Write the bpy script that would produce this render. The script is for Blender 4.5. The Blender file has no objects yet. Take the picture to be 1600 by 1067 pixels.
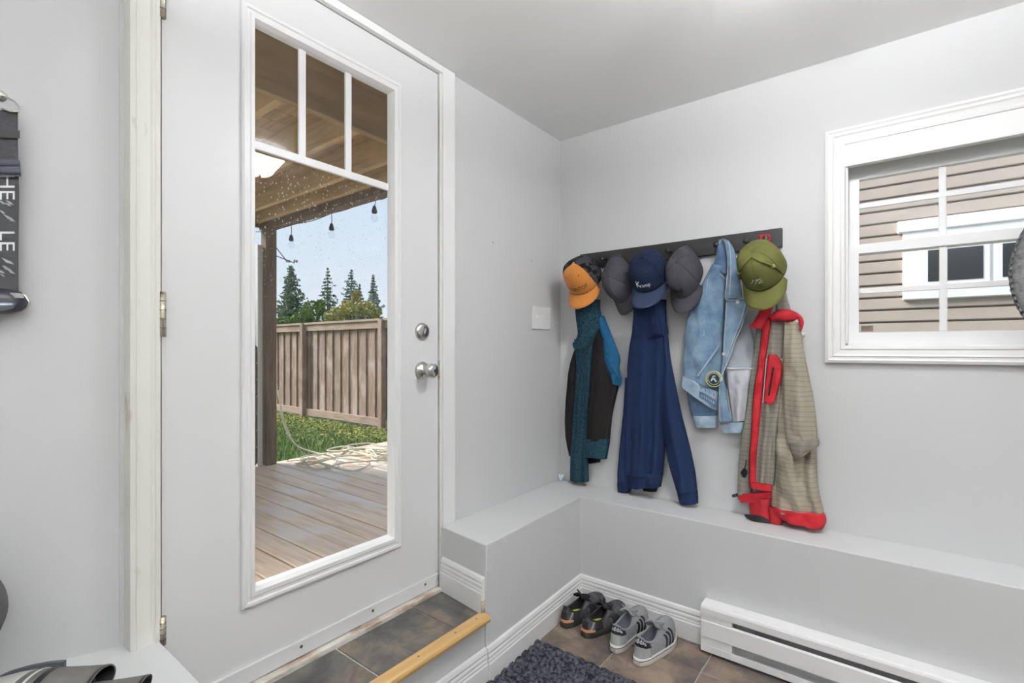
import bpy, bmesh, math, random
from mathutils import Vector, Matrix, noise
random.seed(7)
R = math.radians
SC = bpy.context.scene
COL = SC.collection
sin, cos, pi = math.sin, math.cos, math.pi

# ------------------------------------------------------------------ camera
CAM = Vector((1.425, -2.269, .9457)); FPX, CXP, HY = 773., 800., 545.
RT = Vector((.791, .612, 0)).normalized(); FW = Vector((-.612, .791, 0)).normalized()
cd = bpy.data.cameras.new('camera'); cam = bpy.data.objects.new('camera', cd); COL.objects.link(cam)
cam.location = CAM
cam.rotation_euler = (pi / 2, 0, math.atan2(FW.y, FW.x) - pi / 2)
cd.sensor_width = 36; cd.lens = 36 * FPX / 1600; cd.shift_y = (HY - 533.5) / 1600; cd.clip_start = .02; cd.clip_end = 400
SC.camera = cam
# ------------------------------------------------------------------ world, sun, exposure
w = bpy.data.worlds.new('sky'); SC.world = w; w.use_nodes = True
nt = w.node_tree; bg = nt.nodes['Background']
tc = nt.nodes.new('ShaderNodeTexCoord'); sx = nt.nodes.new('ShaderNodeSeparateXYZ'); cr = nt.nodes.new('ShaderNodeValToRGB')
nt.links.new(tc.outputs['Generated'], sx.inputs[0]); nt.links.new(sx.outputs['Z'], cr.inputs[0]); nt.links.new(cr.outputs[0], bg.inputs[0])
cr.color_ramp.elements[0].color = (.88, .94, 1, 1); cr.color_ramp.elements[0].position = .0
cr.color_ramp.elements[1].color = (.54, .735, .98, 1); cr.color_ramp.elements[1].position = .5
bg.inputs[1].default_value = .92
sd = bpy.data.lights.new('sun', 'SUN'); sun = bpy.data.objects.new('sun', sd); COL.objects.link(sun)
sd.energy = 6.4; sd.angle = R(24); sd.color = (1, .95, .88)
sun.rotation_euler = Vector((.70, .36, -.62)).to_track_quat('-Z', 'Y').to_euler()
LAMP = 60.0
vs = SC.view_settings; vs.view_transform = 'Standard'; vs.look = 'None'; vs.gamma = 1; vs.use_curve_mapping = False
vs.exposure = 0.11

# ------------------------------------------------------------------ helpers
def ray(x, y): return RT * ((x - CXP) / FPX) + FW + Vector((0, 0, (HY - y) / FPX))
def atY(x, y, Y):
    d = ray(x, y); return CAM + d * ((Y - CAM.y) / d.y)
def tag(o, label=None, cat=None, group=None, kind=None):
    if label: o['label'] = label
    if cat: o['category'] = cat
    if group: o['group'] = group
    if kind: o['kind'] = kind
    return o
def thing(name, label, cat, loc=(0, 0, 0), group=None, mat4=None, kind=None):
    o = bpy.data.objects.new(name, None); COL.objects.link(o); o.empty_display_size = .05
    if mat4 is not None: o.matrix_world = mat4; o['_l'] = 1
    else: o.location = loc
    tag(o, label, cat, group, kind); return o
def link(o, parent=None):
    COL.objects.link(o)
    if parent is not None:
        o.parent = parent
        if parent.type == 'EMPTY' and not parent.get('_l'): o.matrix_parent_inverse = Matrix.Translation(-parent.location)
    return o
def mk(name, V, F, m, parent=None, smooth=False, mods=None):
    me = bpy.data.meshes.new(name); me.from_pydata([tuple(v) for v in V], [], F)
    b = bmesh.new(); b.from_mesh(me); bmesh.ops.recalc_face_normals(b, faces=b.faces); b.to_mesh(me); b.free()
    if smooth: me.shade_smooth()
    for x in (m if isinstance(m, list) else [m]): me.materials.append(x)
    return link(bpy.data.objects.new(name, me), parent)
def inst(src, name, parent, M):
    o = bpy.data.objects.new(name, src.data); link(o, parent); o.matrix_basis = M; return o
def solid(o, t, off=0.0):
    s = o.modifiers.new('thickness', 'SOLIDIFY'); s.thickness = t; s.offset = off; return o
class MB:
    def __init__(s): s.V = []; s.F = []
    def add(s, V, F):
        n = len(s.V); s.V += [Vector(v) for v in V]; s.F += [tuple(i + n for i in f) for f in F]; return s
    def box(s, x0, x1, y0, y1, z0, z1):
        return s.add([(x, y, z) for z in (z0, z1) for y in (y0, y1) for x in (x0, x1)],
                     [(0, 2, 3, 1), (4, 5, 7, 6), (0, 1, 5, 4), (2, 6, 7, 3), (0, 4, 6, 2), (1, 3, 7, 5)])
    def bbox(s, x0, x1, y0, y1, z0, z1, bv=.003, seg=2, M=None):
        b = bmesh.new(); bmesh.ops.create_cube(b, size=1)
        for v in b.verts: v.co = Vector(((x0 + x1) / 2 + v.co.x * (x1 - x0), (y0 + y1) / 2 + v.co.y * (y1 - y0), (z0 + z1) / 2 + v.co.z * (z1 - z0)))
        bmesh.ops.bevel(b, geom=b.edges[:] + b.verts[:], offset=bv, segments=seg, affect='EDGES', profile=.6)
        if M: b.transform(M)
        s.add([v.co for v in b.verts], [tuple(v.index for v in f.verts) for f in b.faces]); b.free(); return s
    def prism(s, poly, axis, a, b):          # polygon in the two other axes, extruded along axis
        def p(u, v, t): return {'x': (t, u, v), 'y': (u, t, v), 'z': (u, v, t)}[axis]
        n = len(poly); V = [p(u, v, a) for u, v in poly] + [p(u, v, b) for u, v in poly]
        return s.add(V, [tuple(range(n)), tuple(range(2 * n - 1, n - 1, -1))] + [(i, (i + 1) % n, n + (i + 1) % n, n + i) for i in range(n)])
    def tube(s, P, r, n=8, closed=False):
        P = [Vector(p) for p in P]; N = len(P); rs = r if isinstance(r, (list, tuple)) else [r] * N
        V = []; up = None
        for i, p in enumerate(P):
            a = P[i - 1] if (i or closed) else p; b = P[(i + 1) % N] if (i < N - 1 or closed) else p
            t = (b - a).normalized()
            if up is None:
                up = t.orthogonal().normalized()
            else:
                up = (up - t * up.dot(t)); up = up.normalized() if up.length > 1e-6 else t.orthogonal().normalized()
            q = t.cross(up)
            V += [p + (up * cos(2 * pi * k / n) + q * sin(2 * pi * k / n)) * rs[i] for k in range(n)]
        F = []
        for i in range(N if closed else N - 1):
            j = (i + 1) % N
            F += [(i * n + k, i * n + (k + 1) % n, j * n + (k + 1) % n, j * n + k) for k in range(n)]
        if not closed: F += [tuple(range(n)), tuple(range((N - 1) * n, N * n))]
        return s.add(V, F)
    def lathe(s, prof, n=24, M=None):        # (r, z) around Z
        V = []; N = len(prof)
        for r, z in prof: V += [Vector((max(r, 1e-5) * cos(2 * pi * k / n), max(r, 1e-5) * sin(2 * pi * k / n), z)) for k in range(n)]
        F = [(i * n + k, i * n + (k + 1) % n, (i + 1) * n + (k + 1) % n, (i + 1) * n + k) for i in range(N - 1) for k in range(n)]
        F += [tuple(range(n)), tuple(range((N - 1) * n, N * n))]
        if M: V = [M @ v for v in V]
        return s.add(V, F)
    def build(s, name, m, parent=None, smooth=False): return mk(name, s.V, s.F, m, parent, smooth)
def spline(P, n):
    """Catmull-Rom through tuples, n samples"""
    P = [Vector(p) for p in P]; Q = []
    m = len(P) - 1
    for k in range(n):
        t = k / (n - 1) * m; i = min(int(t), m - 1); f = t - i
        p0 = P[max(i - 1, 0)]; p1 = P[i]; p2 = P[i + 1]; p3 = P[min(i + 2, m)]
        Q.append(.5 * ((2 * p1) + (p2 - p0) * f + (2 * p0 - 5 * p1 + 4 * p2 - p3) * f * f + (3 * p1 - p0 - 3 * p2 + p3) * f ** 3))
    return Q
def interp(T, x):
    if x <= T[0][0]: return T[0][1]
    for (a, u), (b, v) in zip(T, T[1:]):
        if x <= b: return u + (v - u) * (x - a) / (b - a)
    return T[-1][1]
def text_mesh(body, size):
    c = bpy.data.curves.new('t', 'FONT'); c.body = body; c.size = size; c.align_x = 'CENTER'; c.align_y = 'CENTER'; c.resolution_u = 3
    o = bpy.data.objects.new('t', c); COL.objects.link(o)
    dg = bpy.context.evaluated_depsgraph_get(); me = bpy.data.meshes.new_from_object(o.evaluated_get(dg))
    b = bmesh.new(); b.from_mesh(me); bmesh.ops.triangulate(b, faces=b.faces)
    bmesh.ops.subdivide_edges(b, edges=[e for e in b.edges if e.calc_length() > size * .18], cuts=1); bmesh.ops.triangulate(b, faces=b.faces)
    V = [v.co.copy() for v in b.verts]; b.verts.ensure_lookup_table(); F = [tuple(v.index for v in f.verts) for f in b.faces]
    b.free(); bpy.data.meshes.remove(me); bpy.data.objects.remove(o); bpy.data.curves.remove(c)
    return V, F

# ------------------------------------------------------------------ materials
def nmat(name):
    m = bpy.data.materials.new(name); m.use_nodes = True
    return m, m.node_tree, m.node_tree.nodes['Principled BSDF']
def N(t, kind, **kw):
    n = t.nodes.new('ShaderNode' + kind)
    for k, v in kw.items():
        if k in n.inputs: n.inputs[k].default_value = v
        else: setattr(n, k, v)
    return n
def mat(name, c, rough=.6, metal=0, var=0.0, vs=8.0, vstretch=(1, 1, 1), bump=0.0, bs=60.0, c2=None, lo=.35, hi=.65, spec=.5, sheen=0, detail=4, coord='Object', bdist=.004):
    m, t, p = nmat(name); p.inputs['Roughness'].default_value = rough; p.inputs['Metallic'].default_value = metal
    p.inputs['Specular IOR Level'].default_value = spec
    if sheen: p.inputs['Sheen Weight'].default_value = sheen
    tcn = N(t, 'TexCoord'); mp = N(t, 'Mapping'); mp.inputs['Scale'].default_value = vstretch; t.links.new(tcn.outputs[coord], mp.inputs[0])
    if c2 is None and var: c2 = tuple(max(0, x * (1 - var)) for x in c)
    if c2:
        nz = N(t, 'TexNoise', Scale=vs, Detail=detail, Roughness=.6); t.links.new(mp.outputs[0], nz.inputs['Vector'])
        r = N(t, 'ValToRGB'); r.color_ramp.elements[0].position = lo; r.color_ramp.elements[1].position = hi
        r.color_ramp.elements[0].color = (*c2, 1); r.color_ramp.elements[1].color = (*c, 1)
        t.links.new(nz.outputs['Fac'], r.inputs[0]); t.links.new(r.outputs[0], p.inputs['Base Color'])
    else: p.inputs['Base Color'].default_value = (*c, 1)
    if bump:
        nb = N(t, 'TexNoise', Scale=bs, Detail=3); t.links.new(mp.outputs[0], nb.inputs['Vector'])
        b = N(t, 'Bump', Strength=bump, Distance=bdist); t.links.new(nb.outputs['Fac'], b.inputs['Height']); t.links.new(b.outputs[0], p.inputs['Normal'])
    return m
def emis(name, c, s):
    m, t, p = nmat(name); p.inputs['Base Color'].default_value = (*c, 1); p.inputs['Emission Color'].default_value = (*c, 1); p.inputs['Emission Strength'].default_value = s; return m
def glass_mat(name, dots, scale, tint=(1, 1, 1), zlo=None, zhi=None, thr=.62, band=False):
    """clear pane: fresnel gloss over transparency, with dried rain spots"""
    m = bpy.data.materials.new(name); m.use_nodes = True; t = m.node_tree; t.nodes.clear()
    out = N(t, 'OutputMaterial'); tr = N(t, 'BsdfTransparent'); tr.inputs[0].default_value = (*tint, 1)
    gl = N(t, 'BsdfGlossy', Roughness=.0); fr = N(t, 'Fresnel', IOR=1.5); mx = N(t, 'MixShader')
    ge = N(t, 'NewGeometry'); io = N(t, 'MapRange'); io.inputs['To Min'].default_value = 1.38; io.inputs['To Max'].default_value = 1 / 1.38
    t.links.new(ge.outputs['Backfacing'], io.inputs[0]); t.links.new(io.outputs[0], fr.inputs['IOR'])
    t.links.new(fr.outputs[0], mx.inputs[0]); t.links.new(tr.outputs[0], mx.inputs[1]); t.links.new(gl.outputs[0], mx.inputs[2])
    tcn = N(t, 'TexCoord'); v = N(t, 'TexVoronoi', Scale=scale); t.links.new(tcn.outputs['Object'], v.inputs['Vector'])
    mp = N(t, 'Mapping'); mp.inputs['Scale'].default_value = (1, 1, .55); t.links.new(tcn.outputs['Object'], mp.inputs[0]); t.links.new(mp.outputs[0], v.inputs['Vector'])
    nz = N(t, 'TexNoise', Scale=5.0, Detail=3); t.links.new(tcn.outputs['Object'], nz.inputs['Vector'])
    sp = N(t, 'SeparateColor'); t.links.new(v.outputs['Color'], sp.inputs[0])
    # radius per cell: some cells carry a spot
    a = N(t, 'Math', operation='MULTIPLY_ADD'); t.links.new(sp.outputs[0], a.inputs[0]); a.inputs[1].default_value = .75; a.inputs[2].default_value = -.40 + dots
    b = N(t, 'Math', operation='MULTIPLY'); t.links.new(a.outputs[0], b.inputs[0])
    if band:      # rain spots gather where the pane was splashed
        s = N(t, 'SeparateXYZ'); t.links.new(tcn.outputs['Object'], s.inputs[0]); r = N(t, 'ValToRGB'); mr = N(t, 'MapRange'); mr.inputs['From Min'].default_value = .2; mr.inputs['From Max'].default_value = 1.9; t.links.new(s.outputs['Z'], mr.inputs[0]); t.links.new(mr.outputs[0], r.inputs[0])
        r.color_ramp.elements[0].position = 0; r.color_ramp.elements[0].color = (.35, .35, .35, 1); r.color_ramp.elements[1].position = 1; r.color_ramp.elements[1].color = (.3, .3, .3, 1)
        for q, c in ((.5, .55), (.64, 1), (.76, 1), (.80, .35)): e = r.color_ramp.elements.new(q); e.color = (c, c, c, 1)
        t.links.new(r.outputs[0], b.inputs[1])
    elif zlo is None:
        r = N(t, 'ValToRGB'); r.color_ramp.elements[0].position = .42; r.color_ramp.elements[1].position = thr; t.links.new(nz.outputs['Fac'], r.inputs[0]); t.links.new(r.outputs[0], b.inputs[1])
    else:
        s = N(t, 'SeparateXYZ'); t.links.new(tcn.outputs['Object'], s.inputs[0])
        mr = N(t, 'MapRange'); mr.inputs['From Min'].default_value = zlo; mr.inputs['From Max'].default_value = zhi; t.links.new(s.outputs['Z'], mr.inputs[0]); t.links.new(mr.outputs[0], b.inputs[1])
    lt = N(t, 'Math', operation='LESS_THAN'); t.links.new(v.outputs['Distance'], lt.inputs[0]); t.links.new(b.outputs[0], lt.inputs[1])
    fac = N(t, 'Math', operation='MULTIPLY'); t.links.new(lt.outputs[0], fac.inputs[0]); fac.inputs[1].default_value = .55
    df = N(t, 'BsdfDiffuse'); df.inputs[0].default_value = (.85, .87, .9, 1); tl = N(t, 'BsdfTranslucent'); tl.inputs[0].default_value = (.9, .92, .95, 1)
    ad = N(t, 'MixShader'); ad.inputs[0].default_value = .5; t.links.new(df.outputs[0], ad.inputs[1]); t.links.new(tl.outputs[0], ad.inputs[2])
    m2 = N(t, 'MixShader'); t.links.new(fac.outputs[0], m2.inputs[0]); t.links.new(mx.outputs[0], m2.inputs[1]); t.links.new(ad.outputs[0], m2.inputs[2]); t.links.new(m2.outputs[0], out.inputs[0])
    return m
def slate(name, base, c2, c3, sc):
    m, t, p = nmat(name); p.inputs['Roughness'].default_value = .5
    tcn = N(t, 'TexCoord'); oi = N(t, 'ObjectInfo'); ad = N(t, 'VectorMath', operation='MULTIPLY_ADD')
    t.links.new(oi.outputs['Random'], ad.inputs[0]); ad.inputs[1].default_value = (7, 13, 5); t.links.new(tcn.outputs['Object'], ad.inputs[2])
    n1 = N(t, 'TexNoise', Scale=sc, Detail=6, Roughness=.62, Distortion=1.2); n2 = N(t, 'TexNoise', Scale=sc * 2.3, Detail=6, Distortion=2.0)
    t.links.new(ad.outputs[0], n1.inputs['Vector']); t.links.new(ad.outputs[0], n2.inputs['Vector'])
    r = N(t, 'ValToRGB'); r.color_ramp.elements[0].color = (*c2, 1); r.color_ramp.elements[1].color = (*base, 1); r.color_ramp.elements[0].position = .38; r.color_ramp.elements[1].position = .56
    e = r.color_ramp.elements.new(.68); e.color = (*c3, 1)
    t.links.new(n1.outputs['Fac'], r.inputs[0])
    mx = N(t, 'MixRGB', blend_type='MULTIPLY'); mx.inputs[0].default_value = .55; r2 = N(t, 'ValToRGB'); r2.color_ramp.elements[0].color = (.45, .43, .42, 1); r2.color_ramp.elements[0].position = .35; r2.color_ramp.elements[1].position = .6
    t.links.new(n2.outputs['Fac'], r2.inputs[0]); t.links.new(r.outputs[0], mx.inputs[1]); t.links.new(r2.outputs[0], mx.inputs[2]); t.links.new(mx.outputs[0], p.inputs['Base Color'])
    b = N(t, 'Bump', Strength=.5, Distance=.006); t.links.new(n2.outputs['Fac'], b.inputs['Height']); t.links.new(b.outputs[0], p.inputs['Normal'])
    return m
def wood(name, base, dark, axis='x', rough=.6, sc=6, stretch=14, c3=None):
    m, t, p = nmat(name); p.inputs['Roughness'].default_value = rough
    tcn = N(t, 'TexCoord'); mp = N(t, 'Mapping'); s = [stretch] * 3; s['xyz'.index(axis)] = 1; mp.inputs['Scale'].default_value = s
    oi = N(t, 'ObjectInfo'); ad = N(t, 'VectorMath', operation='MULTIPLY_ADD'); t.links.new(oi.outputs['Random'], ad.inputs[0]); ad.inputs[1].default_value = (9, 4, 6)
    t.links.new(tcn.outputs['Object'], ad.inputs[2]); t.links.new(ad.outputs[0], mp.inputs[0])
    n1 = N(t, 'TexNoise', Scale=sc * .5, Detail=5, Roughness=.65, Distortion=.6); t.links.new(mp.outputs[0], n1.inputs['Vector'])
    r = N(t, 'ValToRGB'); r.color_ramp.elements[0].color = (*dark, 1); r.color_ramp.elements[1].color = (*base, 1); r.color_ramp.elements[0].position = .34; r.color_ramp.elements[1].position = .62
    t.links.new(n1.outputs['Fac'], r.inputs[0])
    n2 = N(t, 'TexNoise', Scale=2.2, Detail=4); t.links.new(ad.outputs[0], n2.inputs['Vector'])
    mx = N(t, 'MixRGB', blend_type='MIX'); r2 = N(t, 'ValToRGB'); r2.color_ramp.elements[0].position = .5; r2.color_ramp.elements[1].position = .68
    t.links.new(n2.outputs['Fac'], r2.inputs[0]); t.links.new(r2.outputs[0], mx.inputs[0]); t.links.new(r.outputs[0], mx.inputs[1]); mx.inputs[2].default_value = (*(c3 or base), 1)
    t.links.new(mx.outputs[0], p.inputs['Base Color'])
    b = N(t, 'Bump', Strength=.3, Distance=.003); t.links.new(n1.outputs['Fac'], b.inputs['Height']); t.links.new(b.outputs[0], p.inputs['Normal'])
    return m
def ripstop(name, base, line, pz=.0185, px=.016):
    m, t, p = nmat(name); p.inputs['Roughness'].default_value = .75
    tcn = N(t, 'TexCoord'); s = N(t, 'SeparateXYZ'); nz = N(t, 'TexNoise', Scale=6.0, Detail=3); t.links.new(tcn.outputs['Object'], nz.inputs['Vector'])
    ad = N(t, 'VectorMath', operation='MULTIPLY_ADD'); t.links.new(nz.outputs['Color'], ad.inputs[0]); ad.inputs[1].default_value = (.03, .03, .03); t.links.new(tcn.outputs['Object'], ad.inputs[2]); t.links.new(ad.outputs[0], s.inputs[0])
    def ln(o, per, wd):
        d = N(t, 'Math', operation='DIVIDE'); t.links.new(s.outputs[o], d.inputs[0]); d.inputs[1].default_value = per
        f = N(t, 'Math', operation='FRACT'); t.links.new(d.outputs[0], f.inputs[0]); l = N(t, 'Math', operation='LESS_THAN'); t.links.new(f.outputs[0], l.inputs[0]); l.inputs[1].default_value = wd; return l
    a = ln('Z', pz, .17); b = ln('X', px * .35, .2); k = N(t, 'Math', operation='MULTIPLY'); t.links.new(b.outputs[0], k.inputs[0]); k.inputs[1].default_value = .25
    mx = N(t, 'Math', operation='MAXIMUM'); t.links.new(a.outputs[0], mx.inputs[0]); t.links.new(k.outputs[0], mx.inputs[1])
    f2 = N(t, 'Math', operation='MULTIPLY'); t.links.new(mx.outputs[0], f2.inputs[0]); f2.inputs[1].default_value = .42
    c = N(t, 'MixRGB'); t.links.new(f2.outputs[0], c.inputs[0]); c.inputs[1].default_value = (*base, 1); c.inputs[2].default_value = (*line, 1); t.links.new(c.outputs[0], p.inputs['Base Color'])
    nb = N(t, 'TexNoise', Scale=28.0, Detail=4, Distortion=1.0); t.links.new(tcn.outputs['Object'], nb.inputs['Vector'])
    bp = N(t, 'Bump', Strength=.35, Distance=.01); t.links.new(nb.outputs['Fac'], bp.inputs['Height']); t.links.new(bp.outputs[0], p.inputs['Normal'])
    return m

M = {}
M['wall'] = mat('wall paint', (.625, .627, .632), .7, bump=.06, bs=90)
M['wallr'] = mat('pale wall paint', (.72, .72, .71), .8)
M['ceil'] = mat('ceiling paint', (.88, .88, .87), .85)
M['white'] = mat('white trim paint', (.85, .85, .84), .42, var=.03, vs=5)
M['door'] = mat('door paint', (.74, .74, .745), .4, bump=.02, bs=40)
M['worn'] = mat('worn trim paint', (.78, .77, .72), .5, c2=(.60, .54, .44), vs=16, lo=.26, hi=.36, vstretch=(1, 1, .35))
M['sillp'] = mat('peeling sill paint', (.74, .72, .66), .55, c2=(.36, .27, .20), vs=14, lo=.36, hi=.5, vstretch=(1, .35, 1))
M['vinyl'] = mat('white vinyl', (.84, .84, .84), .35)
M['chrome'] = mat('satin nickel', (.55, .54, .52), .28, 1)
M['hinge'] = mat('aged brass', (.50, .47, .38), .4, .8, c2=(.20, .12, .06), vs=40, lo=.3, hi=.45)
M['dark'] = mat('dark gap', (.03, .03, .03), .8)
M['screw'] = mat('screw steel', (.12, .12, .12), .4, .7)
M['rack'] = mat('black stained board', (.013, .012, .0125), .45, var=.4, vs=4, vstretch=(1, 8, 8), bump=.2, bs=30)
M['grout'] = mat('grout', (.42, .39, .35), .9)
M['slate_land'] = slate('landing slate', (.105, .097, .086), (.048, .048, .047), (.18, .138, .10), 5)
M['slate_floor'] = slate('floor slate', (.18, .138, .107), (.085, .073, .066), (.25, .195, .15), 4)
M['nosing'] = wood('oak nosing', (.56, .37, .155), (.44, .27, .10), 'y', .35, 5, 18)
M['deck'] = wood('weathered deck', (.90, .70, .52), (.66, .48, .35), 'x', .36, 5, 12, c3=(.84, .73, .66))
M['fence'] = wood('weathered fence', (.41, .285, .22), (.20, .135, .10), 'z', .85, 6, 16, c3=(.47, .36, .295))
M['fencerail'] = wood('fence rail wood', (.44, .32, .245), (.28, .20, .155), 'x', .85, 6, 14)
M['joist'] = wood('deck joist wood', (.60, .43, .24), (.40, .28, .15), 'x', .8, 5, 10)
M['post'] = wood('treated post wood', (.20, .145, .105), (.11, .08, .06), 'z', .8, 5, 12)
M['siding'] = mat('tan siding', (.46, .385, .335), .6, var=.12, vs=3)
M['pvcx'] = mat('white outdoor trim', (.85, .85, .85), .5)
M['darkglass'] = mat('dark window glass', (.04, .045, .05), .12)
M['grass'] = mat('grass', (.20, .30, .06), .8, c2=(.09, .17, .03), vs=3)
M['weed'] = mat('yellowing weeds', (.42, .40, .10), .8, c2=(.20, .26, .05), vs=5)
M['soil'] = mat('lawn soil', (.12, .17, .05), .95, c2=(.07, .11, .03), vs=2)
M['pine'] = mat('conifer needles', (.24, .30, .19), .85, c2=(.12, .18, .11), vs=1.2)
M['pine2'] = mat('bluish conifer needles', (.30, .38, .30), .85, c2=(.17, .23, .19), vs=1.2)
M['leafg'] = mat('green leaves', (.22, .30, .08), .8, c2=(.10, .17, .04), vs=1.5)
M['leafy'] = mat('yellow leaves', (.52, .44, .17), .8, c2=(.30, .30, .10), vs=1.5)
M['bark'] = mat('bark', (.14, .11, .09), .9)
M['rope'] = mat('pale rope', (.72, .68, .55), .8, var=.3, vs=80)
M['bulb'] = mat('bulb socket', (.05, .055, .065), .5)
M['plastic'] = glass_mat('clear bulb glass', -.2, 60, (.95, .97, .98))
M['glass'] = glass_mat('door glass', .05, 210., (.97, .98, .98), band=True)
M['wglass'] = glass_mat('window glass', .0, 170., (.97, .98, .98), thr=.66)
M['heater'] = mat('heater enamel', (.90, .90, .895), .35)
M['fin'] = mat('heater fins', (.30, .30, .31), .4, .6)
M['switch'] = mat('switch plastic', (.86, .86, .84), .35)

# ------------------------------------------------------------------ the room
ZF, ZC, ZL = -.247, 2.063, .245
def struct(o, kind='structure'): o['kind'] = kind; return o
# floor slab, with tiles
fl = struct(MB().box(-.16, 4.3, -4.7, .2, ZF - .12, ZF - .004).build('floor', M['grout']))
b = MB().bbox(-.153, .153, -.153, .153, -.01, .003, .002, 1); src = None
for i in range(-1, 13):
    for j in range(0, 15):
        off = .0 if j % 2 else .0
        cx = .548 + .155 + .31 * (i - 2) + off; cy = -.40 + .155 - .31 * (j - 0)
        if cx < .1 or cx > 4.1: continue
        if src is None: src = b.build('tile', M['slate_floor'], fl); src.matrix_basis = Matrix.Translation((cx, cy, ZF - .003))
        else: inst(src, 'tile', fl, Matrix.Translation((cx, cy, ZF - .003)))
struct(MB().prism([(-.16, .16), (4.3, .16), (4.3, -4.8), (-1.3, -4.8), (-.16, -1.9)], 'z', ZC, ZC + .1).build('ceiling', M['ceil']))
# hook wall with window opening
WX0, WX1, WZ0, WZ1 = 1.272, 2.10, .955, 1.71
mb = MB().box(-.16, WX0, 0, .16, ZF, ZC).box(WX1, 4.3, 0, .16, ZF, ZC).box(WX0, WX1, 0, .16, ZF, WZ0).box(WX0, WX1, 0, .16, WZ1, ZC)
struct(mb.build('wall_back', M['wall']))
# door wall with door opening
DY0, DY1, DZ1 = -1.852, -.884, 2.047
mb = MB().box(-.16, 0, DY1, .16, ZF, ZC).box(-.16, 0, DY0, DY1, DZ1, ZC).box(-.16, 0, DY0, DY1, ZF, -.03).box(-.16, -.03, -1.91, DY0, ZF, ZC)
wd_ = struct(mb.build('wall_door', M['wall']))
for y_, z_ in ((-.565, 1.424), (-.268, 1.382)): MB().lathe([(0, 0), (.0028, 0), (.0022, .0008), (0, .0008)], 8, Matrix.Translation((0, y_, z_)) @ Matrix.Rotation(pi / 2, 4, 'Y')).build('nail_hole', M['dark'], wd_)
mb = MB().prism([(-.03, -1.90), (-1.11, -4.7), (-1.27, -4.7), (-.16, -1.90)], 'z', ZF, ZC); struct(mb.build('wall_left', M['wall']))
struct(MB().box(-1.3, 4.3, -4.8, -4.7, ZF - .1, ZC).build('wall_rear', M['wallr']))
struct(MB().box(4.2, 4.3, -4.7, .16, ZF - .1, ZC).build('wall_right', M['wallr']))
# ledge along the two walls (foundation shelf) and the ledge left of the door
EY0, EY1 = -.893, -.93
poly = [(0, 0), (4.2, 0), (4.2, -.212), (.245, -.212), (.272, EY1), (.0, EY0)]
led = struct(MB().prism(poly, 'z', ZF, ZL).build('wall_ledge', M['wall']))
bv = led.modifiers.new('b', 'BEVEL'); bv.width = .004; bv.segments = 2; bv.limit_method = 'ANGLE'
led2 = struct(MB().prism([(.0, -1.846), (.42, -1.846), (.42, -4.7), (-1.11, -4.7), (-.03, -1.90), (.0, -1.90)], 'z', ZF, ZL - .006).build('wall_ledge_left', M['wall']))
# chipped corner plaster
mb = MB()
for k in range(7):
    z = ZL - .002 - k * .012 - random.random() * .004; s = .006 * (1 - k / 9)
    mb.add([(.2745, EY1 - .001, z), (.274 - s * random.uniform(.5, 1.2), EY1 - .0012, z - .006), (.2745, EY1 - .001, z - .016), (.2735, EY1 + s * random.uniform(.6, 1.4), z - .007)], [(0, 1, 2), (0, 2, 3), (0, 3, 1), (1, 3, 2)])
mb.build('plaster_chip', M['white'], led)
# landing by the door
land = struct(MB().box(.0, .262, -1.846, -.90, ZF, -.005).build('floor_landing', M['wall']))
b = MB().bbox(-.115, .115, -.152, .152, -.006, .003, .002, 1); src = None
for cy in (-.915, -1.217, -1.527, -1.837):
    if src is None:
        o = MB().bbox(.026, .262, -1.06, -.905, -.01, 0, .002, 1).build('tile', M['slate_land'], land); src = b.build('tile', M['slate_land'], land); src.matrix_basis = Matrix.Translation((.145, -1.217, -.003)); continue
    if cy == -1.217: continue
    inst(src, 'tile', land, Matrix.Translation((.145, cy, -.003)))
prof = [(.252, -.012), (.252, .004), (.256, .008), (.292, .008), (.299, .004), (.301, -.004), (.299, -.014), (.292, -.018), (.266, -.018), (.264, -.012)]
nos = MB().prism(prof, 'y', -1.845, -.938).build('stair_nosing', M['nosing']); tag(nos, 'yellow oak nosing strip along the edge of the slate landing', 'stair nosing')
for y in (-.985, -1.09, -1.25, -1.42, -1.6): MB().lathe([(.0, .0003), (.0035, .0003), (.003, .0008), (0, .0008)], 8, Matrix.Translation((.276, y, .008))).build('nail', M['screw'], nos)

# baseboards: stepped profile (distance from wall, height)
BP = [(0, 0), (.016, 0), (.016, .070), (.013, .074), (.013, .082), (.010, .086), (.013, .090), (.013, .098), (.010, .104), (.012, .112), (.008, .124), (.003, .128), (0, .128)]
def board(name, p0, p1, nrm, m0=0, m1=0, z=ZF):
    p0 = Vector(p0); p1 = Vector(p1); n = Vector(nrm).normalized(); d = (p1 - p0).normalized(); V = []; n_ = len(BP)
    for p, mit in ((p0, m0), (p1, m1)):
        for a, h in BP: V.append((*(p + n * a + d * (mit * a)), z + h))
    F = [tuple(range(n_)), tuple(range(2 * n_ - 1, n_ - 1, -1))] + [(i, (i + 1) % n_, n_ + (i + 1) % n_, n_ + i) for i in range(n_)]
    return struct(mk(name, V, F, M['white']))
board('baseboard_back', (.245, -.212), (.806, -.212), (0, -1), 1, 0)
board('baseboard_left', (.272, -.93), (.245, -.212), (1, .037), 0, -1)
board('baseboard_riser', (.262, -1.846), (.266, -.93), (1, 0))
bl = board('baseboard_landing', (.02, -.896), (.268, -.931), (-.14, -1), z=.002)
MB().box(.262, .2685, -.947, -.931, .002, .05).build('bare_end', M['sillp'], bl)

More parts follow.
